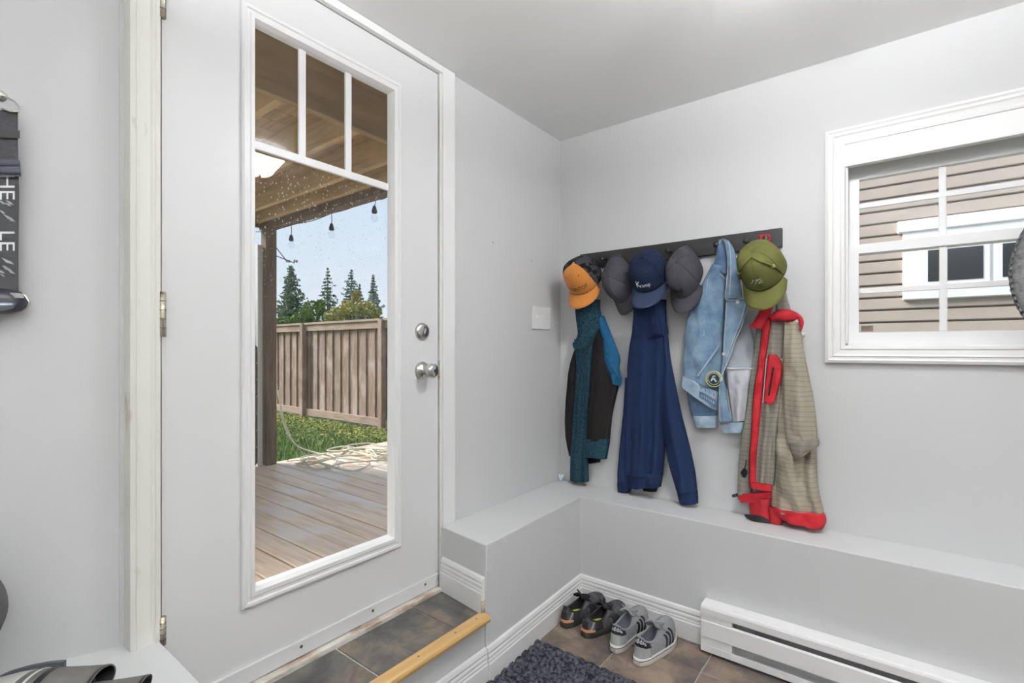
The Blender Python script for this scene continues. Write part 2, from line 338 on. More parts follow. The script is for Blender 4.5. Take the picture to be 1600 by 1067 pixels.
# ------------------------------------------------------------------ door with casing
tr = struct(MB().bbox(-.02, .016, -.889, -.823, ZL, ZC - .001, .004).build('trim_1', M['white']))
struct(MB().bbox(-.02, .016, -1.83, -.889, 2.034, ZC - .001, .004).build('trim_2', M['white']))
prof = [(-1.902, -.03), (-1.902, .017), (-1.893, .022), (-1.889, .017), (-1.884, .015), (-1.862, .015), (-1.858, .018), (-1.853, .018), (-1.85, .012), (-1.840, .012), (-1.840, -.03)]
struct(MB().prism([(b, a) for a, b in prof], 'z', ZL - .02, ZC).build('trim_3', M['worn']))
# jamb
struct(MB().box(-.15, .006, -.899, -.889, -.004, 2.045).box(-.15, -.002, -1.84, -1.836, .0, 2.045).box(-.15, .002, -1.84, -.889, 2.033, 2.045)
       .box(-.15, -.055, -.92, -.9, 0, 2.03).build('trim_jamb', M['worn']))
struct(MB().bbox(-.15, .027, -1.842, -.893, -.03, .012, .004).build('trim_sill', M['sillp']))
LY0, LY1, LZ0, LZ1 = -1.647, -1.094, .225, 1.906           # lite frame outer
GY0, GY1, GZ0, GZ1 = -1.614, -1.146, .276, 1.843           # glass
SY0, SY1 = -1.833, -.9025
door = thing('door_1', None, None, (-.01, -1.37, 0)); struct(door)
mb = MB().box(-.046, -.003, SY0, LY0 + .02, .018, 2.030).box(-.046, -.003, LY1 - .02, SY1, .018, 2.030).box(-.046, -.003, LY0 + .02, LY1 - .02, .018, LZ0 + .02).box(-.046, -.003, LY0 + .02, LY1 - .02, LZ1 - .02, 2.030)
mb.build('slab', M['door'], door)
def frame_profile(name, m, parent, prof):
    """prof: list of (inset from the outer edge, x)"""
    V = []; n = len(prof)
    for (sy, sz) in ((0, 0), (1, 0), (1, 1), (0, 1)):
        for a, x in prof:
            V.append((x, (LY0 + a) if not sy else (LY1 - a), (LZ0 + a * 1.3) if not sz else (LZ1 - a * 1.1)))
    F = []
    for c in range(4):
        d = (c + 1) % 4
        for i in range(n - 1): F.append((c * n + i, c * n + i + 1, d * n + i + 1, d * n + i))
    return mk(name, V, F, m, parent)
frame_profile('lite_frame', M['vinyl'], door, [(0, -.004), (.0, .006), (.005, .011), (.011, .011), (.014, .007), (.020, .007), (.023, .011), (.032, .011), (.038, -.004), (.041, -.02)])
MB().box(-.028, -.022, GY0 - .02, GY1 + .02, GZ0 - .03, GZ1 + .03).build('pane', M['glass'], door)
gb = MB().bbox(-.021, -.010, GY0 - .01, GY1 + .01, 1.513, 1.538, .003).build('grille_bar', M['vinyl'], door)
for y in (-1.462, -1.300): MB().bbox(-.021, -.011, y - .0115, y + .0115, 1.53, GZ1 + .02, .003).build('grille_bar', M['vinyl'], door)
sw = MB().bbox(-.003, .0045, SY0 + .003, SY1 - .003, .016, .063, .0015).build('door_sweep', M['door'], door)
for y in (-.975, -1.215, -1.475, -1.72): MB().lathe([(0, 0), (.005, 0), (.004, .002), (0, .002)], 10, Matrix.Translation((.0045, y, .045)) @ Matrix.Rotation(pi / 2, 4, 'Y')).build('screw', M['screw'], sw)
MX = Matrix.Rotation(pi / 2, 4, 'Y')
db = MB().lathe([(0, 0), (.033, 0), (.033, .004), (.030, .010), (.022, .013), (0, .014)], 32, Matrix.Translation((-.003, -.986, 1.012)) @ MX).build('deadbolt', M['chrome'], door, True)
MB().bbox(-.011, .011, -.004, .004, 0, .012, .003, 2, Matrix.Translation((.008, -.984, 1.012)) @ MX @ Matrix.Rotation(R(-15), 4, 'Z')).build('thumb_turn', M['chrome'], db)
MB().bbox(-.0222, .0222, -.0015, .0015, 0, .0018, .0004, 1, Matrix.Translation((.0103, -.990, 1.012)) @ MX @ Matrix.Rotation(R(-15), 4, 'Z')).build('turn_slot', M['screw'], db)
kn = MB().lathe([(0, 0), (.034, 0), (.034, .003), (.031, .010), (.022, .016), (.013, .02), (.012, .03), (.016, .036), (.025, .043), (.0285, .053), (.027, .064), (.020, .071), (0, .073)], 36, Matrix.Translation((-.003, -.986, .863)) @ MX).build('door_knob', M['chrome'], door, True)
MB().lathe([(0, 0), (.006, 0), (.005, .002), (0, .002)], 12, Matrix.Translation((.0695, -.986, .863)) @ MX).build('lock_button', M['screw'], kn)
MB().box(-.045, .004, -.9025, -.898, .825, .90).build('latch_plate', M['hinge'], door)
for z0, z1 in ((.975, 1.085), (.222, .29), (1.755, 1.86)):
    h = MB().lathe([(0, z0), (.0075, z0), (.0075, z1), (0, z1)], 12, Matrix.Translation((.009, -1.835, 0))).build('hinge', M['hinge'], door, True)
    n = 5
    for k in range(1, n): MB().lathe([(.0078, -.0008), (.0081, 0), (.0078, .0008)], 12, Matrix.Translation((.009, -1.835, z0 + (z1 - z0) * k / n))).build('knuckle_gap', M['screw'], h)

# ------------------------------------------------------------------ window in the back wall
win = thing('window_1', None, None, (1.68, .0, WZ0)); struct(win)
CP = [(0, 0), (0, -.019), (.010, -.023), (.016, -.019), (.022, -.019), (.026, -.022), (.032, -.018), (.048, -.015), (.052, -.018), (.062, -.016), (.066, -.006), (.066, 0)]
cx0, cx1, cz0, cz1 = 1.212, 2.165, .893, 1.782
cs = [((cx0, cz0), (1, 1)), ((cx1, cz0), (-1, 1)), ((cx1, cz1), (-1, -1)), ((cx0, cz1), (1, -1))]
for c in range(4):
    V = []
    for (px, pz), (ax, az) in (cs[c], cs[(c + 1) % 4]): V += [(px + ax * a, y, pz + az * a) for a, y in CP]
    n = len(CP); mk('casing', V, [(i, (i + 1) % n, n + (i + 1) % n, n + i) for i in range(n)] + [tuple(range(n)), tuple(range(n, 2 * n))], M['white'], win)
MB().box(WX0, WX0 + .012, .0, .15, WZ0, WZ1).box(WX1 - .012, WX1, 0, .15, WZ0, WZ1).box(WX0, WX1, 0, .15, WZ0, WZ0 + .012).box(WX0, WX1, 0, .15, WZ1 - .012, WZ1).build('jamb', M['white'], win)
MB().bbox(1.266, 2.108, -.012, .018, 1.636, 1.728, .003).build('blind_cassette', M['white'], win)
gx0, gx1 = 1.316, 2.056
def sash(y0, y1, z0, z1, zb, zt, hz):
    s = MB().box(1.284, gx0, y0, y1, z0, z1).box(gx1, 2.09, y0, y1, z0, z1).box(gx0, gx1, y0, y1, z0, zb).box(gx0, gx1, y0, y1, zt, z1).build('sash', M['vinyl'], win)
    MB().box(gx0 - .005, gx1 + .005, y1 - .014, y1 - .010, zb - .005, zt + .005).build('pane', M['wglass'], s)
    for x in (1.561, 1.808): MB().bbox(x - .011, x + .011, y1 - .022, y1 - .015, zb, zt, .002, 1).build('muntin', M['vinyl'], s)
    MB().bbox(gx0, gx1, y1 - .023, y1 - .014, hz - .010, hz + .010, .002, 1).build('muntin', M['vinyl'], s)
    return s
sash(.075, .105, 1.31, 1.70, 1.335, 1.602, 1.500)
s = sash(.040, .070, .967, 1.345, 1.008, 1.310, 1.166)
MB().box(1.323, 1.36, .052, .0535, 1.012, 1.034).build('sticker', M['bark'], s)

# ------------------------------------------------------------------ ceiling lamp, added fill lamps
def ceiling_lamp(x, y, label, power, drop=0.0):
    t = thing('ceiling_lamp', label, 'lamp', (x, y, ZC), 'glass bowl ceiling lamps')
    MB().lathe([(0, 0), (.075, 0), (.075, -.014), (.06, -.022), (0, -.022)], 32, Matrix.Translation((x, y, ZC))).build('canopy', M['chrome'], t, True)
    z = ZC - drop
    if drop: MB().lathe([(0, -.02), (.008, -.02), (.008, -drop - .03), (0, -drop - .03)], 12, Matrix.Translation((x, y, ZC))).build('stem', M['chrome'], t, True)
    MB().lathe([(.02, -.018), (.062, -.022), (.118, -.034), (.128, -.045), (.120, -.062), (.095, -.095), (.072, -.125), (.060, -.143), (.048, -.150), (.0, -.152)], 36, Matrix.Translation((x, y, z))).build('shade', emis('lit frosted glass', (.985, .99, 1), power), t, True)
    MB().lathe([(0, -.152), (.01, -.152), (.008, -.166), (0, -.17)], 16, Matrix.Translation((x, y, z))).build('finial', M['chrome'], t, True)
    return t
ceiling_lamp(1.31, -.955, 'frosted glass bowl ceiling lamp, mirrored in the door glass', LAMP)
def fill_uplight(x, y, label, power, drop):
    """added fill light: unseen hanging bowl that bounces light off the ceiling"""
    t = thing('added_fill_lamp', label, 'lamp', (x, y, ZC), 'added fill lamps'); T = Matrix.Translation((x, y, ZC - drop))
    MB().lathe([(0, 0), (.06, 0), (.06, -.014), (.045, -.022), (0, -.022)], 32, Matrix.Translation((x, y, ZC))).build('canopy', M['chrome'], t, True)
    for a in (0, 2.1, 4.2): MB().tube([(x + .01 * cos(a), y + .01 * sin(a), ZC - .015), (x + .168 * cos(a), y + .168 * sin(a), ZC - drop)], .002, 6).build('chain', M['chrome'], t)
    MB().lathe([(0, -.10), (.065, -.094), (.124, -.07), (.158, -.033), (.165, 0), (.172, 0), (.165, -.035), (.13, -.075), (.07, -.10), (0, -.108)], 36, T).build('bowl', M['white'], t, True)
    MB().lathe([(0, -.02), (.15, -.02), (.15, -.026), (0, -.026)], 32, T).build('diffuser', emis('added fill glow', (.97, .985, 1), power), t)
    return t
fill_uplight(2.75, -2.0, 'added fill lamp in a white bowl, unseen right of the viewpoint', LAMP * 10.5, .42)  # both bowls are added out of view to brighten the room
fill_uplight(1.45, -2.85, 'added fill lamp in a white bowl, unseen behind the viewpoint', LAMP * 12.5, .42)

# ------------------------------------------------------------------ outdoors: deck, upper deck, fence, lawn, trees, neighbour's house
ZG, ZD = -.38, -.08
rnd = random.Random(3)
def ground_pt(x, y): return ZG + .02 * noise.noise((x * .8, y * .8, 0))
V = []; F = []; nx, ny = 50, 40
for j in range(ny + 1):
    for i in range(nx + 1):
        x = -60 + 75 * i / nx if i < 6 else -51 + (54.5) * (i - 6) / (nx - 6)
        x = -70 + 85 * (i / nx) ** .6; y = -20 + 70 * (j / ny); V.append((x, y, ZG - .02))
F = [(j * (nx + 1) + i, j * (nx + 1) + i + 1, (j + 1) * (nx + 1) + i + 1, (j + 1) * (nx + 1) + i) for j in range(ny) for i in range(nx)]
# the lawn lies round the house footprint, not under the room
F = [f for f in F if not (max(V[k][0] for k in f) > -.4 and min(V[k][1] for k in f) < .3 and max(V[k][1] for k in f) > -6)]
lawn = mk('floor_lawn', V, F, M['soil']); struct(lawn)
def blades(name, n, fx, h0, h1, wd, m, label, cat):
    V = []; F = []
    for k in range(n):
        x, y = fx(); a = rnd.uniform(0, 2 * pi); h = rnd.uniform(h0, h1); l = rnd.uniform(.0, .6) * h; b = rnd.uniform(0, 2 * pi)
        dx, dy = cos(a) * wd, sin(a) * wd; i = len(V); z = ZG - .02
        V += [(x - dx, y - dy, z), (x + dx, y + dy, z), (x + l * cos(b), y + l * sin(b), z + h)]; F.append((i, i + 1, i + 2))
    o = mk(name, V, F, m); tag(o, label, cat, kind='stuff'); return o
def near():
    while True:
        x = rnd.uniform(-10, -3.1); y = rnd.uniform(-.8, 2.75)
        return x, y
blades('lawn_grass', 26000, near, .03, .09, .006, M['grass'], 'short green lawn between the wooden deck and the fence', 'grass')
V = []; F = []
for k in range(7000):                                  # weed leaves along the fence foot
    x = rnd.uniform(-11, -4.2); y = 2.74 - abs(rnd.gauss(0, .45)); z = ZG + rnd.uniform(-.01, .07) * (1 - (2.74 - y) / 1.6)
    a = rnd.uniform(0, 2 * pi); t = rnd.uniform(-.5, .5); l = rnd.uniform(.010, .026); u = Vector((cos(a), sin(a), t)) * l; v = Vector((-sin(a), cos(a), rnd.uniform(-.4, .4))) * l * .6; c = Vector((x, y, max(z, ZG - .01)))
    i = len(V); V += [c - u, c + v, c + u, c - v]; F.append((i, i + 1, i + 2, i + 3))
tag(mk('weed_leaves', V, F, M['weed']), 'yellowing leafy weeds along the foot of the fence', 'weeds', kind='stuff')

# deck with separate planks running away from the house
deck = struct(MB().box(-3.0, -.17, -2.6, 2.2, ZD - .17, ZD - .04).box(-3.0, -2.9, -2.6, 2.2, ZG - .1, ZD - .04).build('floor_deck', M['post']))
pk = MB().bbox(-3.03, -.165, -.0665, .0665, -.036, 0, .004, 1); src = None
for k in range(33):
    y = -2.55 + k * .1425; Mt = Matrix.Translation((rnd.uniform(-.006, .006), y, ZD + rnd.uniform(-.003, .001)))
    if src is None: src = pk.build('plank', M['deck'], deck); src.matrix_basis = Mt
    else: inst(src, 'plank', deck, Mt)
# upper deck above it
up = struct(thing('ceiling_deck', None, None, (-1.6, -1.4, 2.0)))
MB().bbox(-3.08, -.17, -.15, -.06, 2.005, 2.30, .004, 1).build('beam', M['post'], up)
MB().bbox(-3.08, -.17, -.20, -.155, 2.06, 2.30, .004, 1).build('beam', M['joist'], up)
for y in (-.39, -.75, -1.15, -1.55, -1.95, -2.35): MB().bbox(-3.05, -.66, y - .02, y + .02, 2.055, 2.262, .003, 1).build('joist', M['joist'], up)
MB().bbox(-.66, -.62, -2.6, -.2, 2.005, 2.262, .003, 1).build('header', wood('header wood', (.42, .30, .175), (.30, .21, .12), 'y', .8, 4, 8), up)
MB().bbox(-3.09, -3.05, -2.6, -.06, 2.03, 2.30, .003, 1).build('rim_joist', M['post'], up)
pk = MB().bbox(-.069, .069, -2.65, .0, 2.262, 2.298, .003, 1); src = None
for k in range(21):
    Mt = Matrix.Translation((-3.05 + k * .1425, 0, 0))
    if src is None: src = pk.build('plank', M['joist'], up); src.matrix_basis = Mt
    else: inst(src, 'plank', up, Mt)
MB().bbox(-3.035, -2.94, -.155, -.06, ZD, 2.01, .004, 1).build('post', M['post'], up)
MB().bbox(-3.02, -2.985, -.205, -.165, ZD, 1.86, .003, 1).build('post', mat('grey batten', (.60, .60, .58), .6), up)
for k in range(7): MB().bbox(-3.02, -2.985, -2.6, -.21, ZD + .02 + k * .148, ZD + .162 + k * .148, .004, 1).build('privacy_board', wood('privacy board wood', (.20, .145, .105), (.11, .08, .06), 'y', .8, 5, 12) if k == 0 else bpy.data.materials['privacy board wood'], up)
MILKY, t_, p_ = nmat('milky corrugated plastic'); p_.inputs['Base Color'].default_value = (.88, .92, .95, 1); p_.inputs['Roughness'].default_value = .3; p_.inputs['Transmission Weight'].default_value = .0
tl_ = N(t_, 'BsdfTranslucent'); tl_.inputs[0].default_value = (.9, .94, .97, 1); mxs = N(t_, 'MixShader'); mxs.inputs[0].default_value = .6
t_.links.new(p_.outputs[0], mxs.inputs[1]); t_.links.new(tl_.outputs[0], mxs.inputs[2]); t_.links.new(mxs.outputs[0], t_.nodes['Material Output'].inputs[0])
# corrugated clear sheet
V = []; F = []; n = 90
for i in range(n + 1):
    y = -2.6 + (2.6 - .21) * i / n; x = -3.0 + .012 * sin(i * 1.57)
    V += [(x, y, .98), (x, y, 1.86)]
F = [(2 * i, 2 * i + 2, 2 * i + 3, 2 * i + 1) for i in range(n)]
sh = mk('corrugated_sheet', V, F, MILKY, up, True); solid(sh, .002)
# small bracket arm on the post, carrying line pulleys
br = thing('clothesline_bracket', 'thin metal clothesline bracket sticking out from the deck post', 'bracket', (-2.99, -.06, 1.6))
q = lambda x, y: atY(x, y, .0)
MB().tube([(-2.99, -.07, q(428, 407).z + .03), q(460, 411)], .004, 6).build('arm', M['screw'], br)
MB().tube([(-2.99, -.07, q(428, 390).z + .03), q(448, 408)], .004, 6).build('brace', M['screw'], br)
for x in (450, 462): MB().lathe([(0, -.012), (.014, -.012), (.009, 0), (.014, .012), (0, .012)], 12, Matrix.Translation(q(x, 408)) @ Matrix.Rotation(pi / 2, 4, 'X')).build('pulley', M['chrome'], br)
# string lights under the beam
sl = thing('string_lights', 'dark string of socket bulbs hanging under the deck beam', 'string lights', (-2.3, .02, 2.0))
bp = [(455, 372, 350), (518, 355, 333), (585, 328, 306)]
pts = [atY(400, 362, .02)] + [atY(x, t, .02) for x, _, t in bp] + [atY(604, 308, .02), atY(660, 296, .02)]
wire = []
for a, b in zip(pts, pts[1:]):
    for k in range(8):
        f = k / 8; p = a.lerp(b, f); p.z -= .02 * sin(pi * f); wire.append(p)
MB().tube(wire, .004, 6).build('wire', M['bulb'], sl)
for x, y, t in bp:
    a = atY(x + (2 if x > 550 else 0), t, .02); c = atY(x, y, .02)
    s_ = MB().tube([a, (a + c) / 2 + Vector((.006, 0, 0)), c + Vector((0, 0, .028))], .003, 6).build('drop_wire', M['bulb'], sl)
    MB().lathe([(0, .03), (.009, .03), (.013, .02), (.019, -.002), (.021, -.018), (.016, -.025), (0, -.025)], 14, Matrix.Translation(c)).build('socket', M['bulb'], sl, True)
    MB().lathe([(0, -.028), (.014, -.03), (.026, -.055), (.024, -.075), (.012, -.088), (0, -.09)], 14, Matrix.Translation(c)).build('bulb', M['plastic'], sl, True)
# white rope tossed on the deck
P = [Vector((-3.25, .12, .55)), Vector((-3.26, .16, .25)), Vector((-3.2, .25, .02)), Vector((-3.03, .36, ZD + .02)), Vector((-2.8, .45, ZD + .012))]
hx, hy = -2.62, .52
for k in range(64):
    a = k * .83 + .4 * sin(k * .7); r = .10 + .26 * abs(sin(k * 1.13)) ; cxx = hx + .16 * sin(k * .31) + (.10 if k % 5 == 0 else 0); cyy = hy + .34 * sin(k * .21 + 1)
    P.append(Vector((cxx + r * cos(a) * .95, cyy + r * sin(a) * .8, ZD + .010 + .016 * (k % 3))))
P += [Vector((-2.5, .95, ZD + .01)), Vector((-2.55, 1.2, ZD + .01)), Vector((-2.7, 1.5, ZD + .01))]
ro = MB().tube(spline(P, 520), .0075, 6).build('rope', M['rope'], None, True); tag(ro, 'long pale rope lying tangled on the wooden deck', 'rope')
P = [Vector((-3.32, .10, .75)), Vector((-3.35, .22, .25)), Vector((-3.4, .42, -.1)), Vector((-3.3, .62, ZD - .12)), Vector((-3.06, .72, ZD + .01)), Vector((-2.85, .62, ZD + .012)), Vector((-2.75, .3, ZD + .012)), Vector((-2.92, .02, ZD + .012))]
tag(MB().tube(spline(P, 60), .006, 6).build('rope', M['rope'], None, True), 'thinner pale rope looping down from behind the post to the deck edge', 'rope')

# fence: posts, rails, pickets
fen = thing('wooden_fence', 'weathered brown board fence behind the lawn with square posts', 'fence', (-7.5, 2.8, ZG))
FT = 1.42
pk = MB().bbox(-.070, .070, 0, .02, ZG + .10, FT - .10, .003, 1); src = None
x = -13.4; k = 0
while x < -3.3:
    Mt = Matrix.Translation((x, 2.83 + (.0225 if k % 2 else 0) + rnd.uniform(-.001, .001), rnd.uniform(-.008, .008)))
    if src is None: src = pk.build('picket', M['fence'], fen); src.matrix_basis = Mt
    else: inst(src, 'picket', fen, Mt)
    x += .120 + rnd.uniform(0, .008); k += 1
psrc = MB().bbox(-.05, .05, 2.72, 2.82, ZG - .1, FT + .0, .004, 1).build('post', M['fence'], fen); psrc.matrix_basis = Matrix.Translation((-7.52, 0, 0))
for x in (-12.32, -9.92, -5.13): inst(psrc, 'post', fen, Matrix.Translation((x, 0, 0)))
for x0, x1 in ((-13.5, -12.37), (-12.27, -9.97), (-9.87, -7.57), (-7.47, -5.18), (-5.08, -3.3)):
    MB().bbox(x0, x1, 2.78, 2.83, FT - .14, FT - .02, .004, 1).build('rail', M['fencerail'], fen)
    MB().bbox(x0, x1, 2.78, 2.83, ZG + .06, ZG + .19, .004, 1).build('rail', M['fencerail'], fen)
    MB().bbox(x0, x1, 2.755, 2.885, FT - .02, FT + .02, .004, 1).build('cap_board', M['fencerail'], fen)

# trees beyond the fence
def conifer(px, py, depth, halfw, label, m, dens=1.0, gap=0.0, seed=1):
    r = random.Random(seed); base = CAM + ray(px, py) * depth; H = base.z - ZG; x0, y0 = base.x, base.y
    t = thing('conifer_tree', label, 'tree', (x0, y0, ZG), 'conifers beyond the fence')
    MB().tube([(x0, y0, ZG - .1), (x0, y0, ZG + H * .5), (x0, y0, ZG + H)], [.16, .1, .02], 7).build('trunk', M['bark'], t)
    V = []; F = []; lv = int(26 * dens)
    for k in range(lv):
        f = (k + .4) / lv                      # 0 top .. 1 bottom
        z = ZG + H * (1 - f * .78); L = 1.45 * halfw * (.04 + .96 * f ** .9) * r.uniform(.7, 1.2)
        nb = int(5 + 7 * f)
        for b in range(nb):
            if r.random() < gap: continue
            a = 2 * pi * (b + r.random()) / nb; l = L * r.uniform(.55, 1.1); d = Vector((cos(a), sin(a), 0)); q = Vector((-sin(a), cos(a), 0))
            for s in range(9):
                g = ((s + r.random()) / 9) ** .75; c = Vector((x0, y0, z)) + d * l * g + Vector((0, 0, -.22 * l * g + .12 * l * g * g)) + q * r.uniform(-.16, .16) * l + Vector((0, 0, r.uniform(-.08, .08)))
                sz = r.uniform(.09, .2) * (.6 + .5 * halfw / 1.7) * (.45 + .6 * min(1, f * 2))
                for w_ in range(3):
                    u = Vector((r.gauss(0, 1), r.gauss(0, 1), r.gauss(0, .6))).normalized() * sz; v = u.orthogonal().normalized() * sz * .38; i = len(V)
                    V += [c - u, c + v, c + u, c - v]; F.append((i, i + 1, i + 2, i + 3))
    mk('foliage', V, F, m, t); return t
conifer(455, 415, 40, 1.9, 'full dark conifer, leftmost tree next to the deck post', M['pine'], 1.2, .05, 11)
conifer(512, 418, 47, 1.45, 'thin sparse conifer between the full one and the paired ones', M['pine'], .9, .3, 12)
conifer(549, 421, 50, 1.75, 'broad bluish conifer rising behind the yellow bush', M['pine2'], 1.1, .05, 13)
conifer(562, 444, 35, .62, 'short dark conifer tucked against the broad bluish one', M['pine2'], .8, .1, 14)
conifer(583, 429, 41, 1.05, 'slender pale conifer, rightmost tree above the fence', M['pine2'], 1.0, .1, 15)
def bush(name, label, cat, blobs, depth, m, n, leaf, seed, group=None):
    r = random.Random(seed); V = []; F = []; c0 = CAM + ray(blobs[0][0], blobs[0][1]) * depth
    t = thing(name, label, cat, (c0.x, c0.y, ZG), group)
    MB().tube([(c0.x, c0.y, ZG - .05), (c0.x, c0.y, c0.z)], [.12, .05], 6).build('trunk', M['bark'], t)
    for px, py, rw, rh in blobs:
        c = CAM + ray(px, py) * depth; k = depth / FPX
        MB().tube([(c0.x, c0.y, ZG + (c0.z - ZG) * .4), c], [.05, .02], 5).build('branch', M['bark'], t)
        for i_ in range(n):
            d = Vector((r.gauss(0, 1), r.gauss(0, 1), r.gauss(0, 1))).normalized() * r.uniform(.25, 1) ** .5
            p = c + RT * d.x * rw * k + FW * d.y * rw * k + Vector((0, 0, d.z * rh * k)); u = Vector((r.gauss(0, 1), r.gauss(0, 1), r.gauss(0, 1))).normalized() * leaf * r.uniform(.6, 1.3); v = u.orthogonal().normalized() * leaf * .6
            i = len(V); V += [p - u, p + v, p + u, p - v]; F.append((i, i + 1, i + 2, i + 3))
    mk('foliage', V, F, m, t); return t
bush('leafy_tree', 'green leafy tree between the two leftmost conifers', 'tree', [(488, 485, 16, 16), (478, 492, 12, 14), (500, 480, 8, 13), (470, 498, 14, 10)], 36, M['leafg'], 380, .13, 21)
bush('leafy_bush', 'low dark green bush beside the deck post behind the fence', 'bush', [(440, 505, 14, 9), (452, 505, 10, 10)], 34, M['leafg'], 300, .12, 22)
bush('yellow_bush', 'wide yellowing bush right behind the fence top', 'bush', [(548, 482, 22, 14), (530, 490, 16, 12), (570, 482, 18, 12), (585, 488, 12, 8), (556, 466, 7, 12), (520, 494, 14, 8)], 30, M['leafy'], 420, .10, 23)
# neighbour's house beyond the side yard
HYP = 3.3
nb = thing('neighbour_house', 'neighbouring house with tan lap siding seen through the window', 'house', (2.5, HYP, ZG))
MB().box(-1.9, 7, HYP + .02, HYP + 6, ZG - .1, 4.2).build('wall', M['siding'], nb)
pf = MB().prism([(.018, .016), (-.020, .016), (-.023, .022), (-.017, .108), (-.014, .111), (.018, .111)], 'x', -1.92, 7)
pf.V = [Vector((v.x, v.y + HYP, v.z)) for v in pf.V]; src = None
for k in range(41):
    Mt = Matrix.Translation((0, 0, ZG + .111 * k))
    if src is None: src = pf.build('siding_board', M['siding'], nb); src.matrix_basis = Mt
    else: inst(src, 'siding_board', nb, Mt)
for xx in (-1.92,): MB().box(xx - .02, xx + .09, HYP - .03, HYP + .08, ZG - .1, 4.2).build('corner_board', M['pvcx'], nb)
wn = MB().bbox(1.478, 2.72, HYP - .06, HYP + .01, 1.37, 2.05, .008, 1).build('window', M['pvcx'], nb)
MB().bbox(1.44, 2.76, HYP - .075, HYP - .01, 1.955, 2.06, .01, 1).build('head_trim', M['pvcx'], wn)
for x0, x1 in ((1.60, 2.035), (2.055, 2.60)):
    MB().bbox(x0, x1, HYP - .075, HYP - .03, 1.47, 1.83, .006, 1).build('casement', M['pvcx'], wn)
    MB().box(x0 + .048, x1 - .045, HYP - .079, HYP - .072, 1.518, 1.782).build('glass_pane', M['darkglass'], wn)

_mat = mat
def mat(*a, **k): k.setdefault('spec', .16); return _mat(*a, **k)
# ------------------------------------------------------------------ coat rack
RZ0, RZ1 = 1.358, 1.436
rk = thing('coat_rack', 'long black wooden coat rack board with round pegs', 'coat rack', (.58, -.01, 1.36))
MB().bbox(.13, 1.064, -.02, -.001, RZ0, RZ1, .002, 1).build('board', M['rack'], rk)
PEGS = [.185, .281, .372, .531, .609, .695, .82, .938, 1.012]
for x in PEGS:
    MB().lathe([(.006, 0), (.006, .03), (.007, .036), (.011, .040), (.012, .046), (.009, .051), (0, .052)], 14, Matrix.Translation((x, -.019, 1.392)) @ Matrix.Rotation(pi / 2, 4, 'X')).build('peg', M['rack'] if x not in (.281, .609) else mat('dark peg', (.03, .03, .032), .3), rk, True)

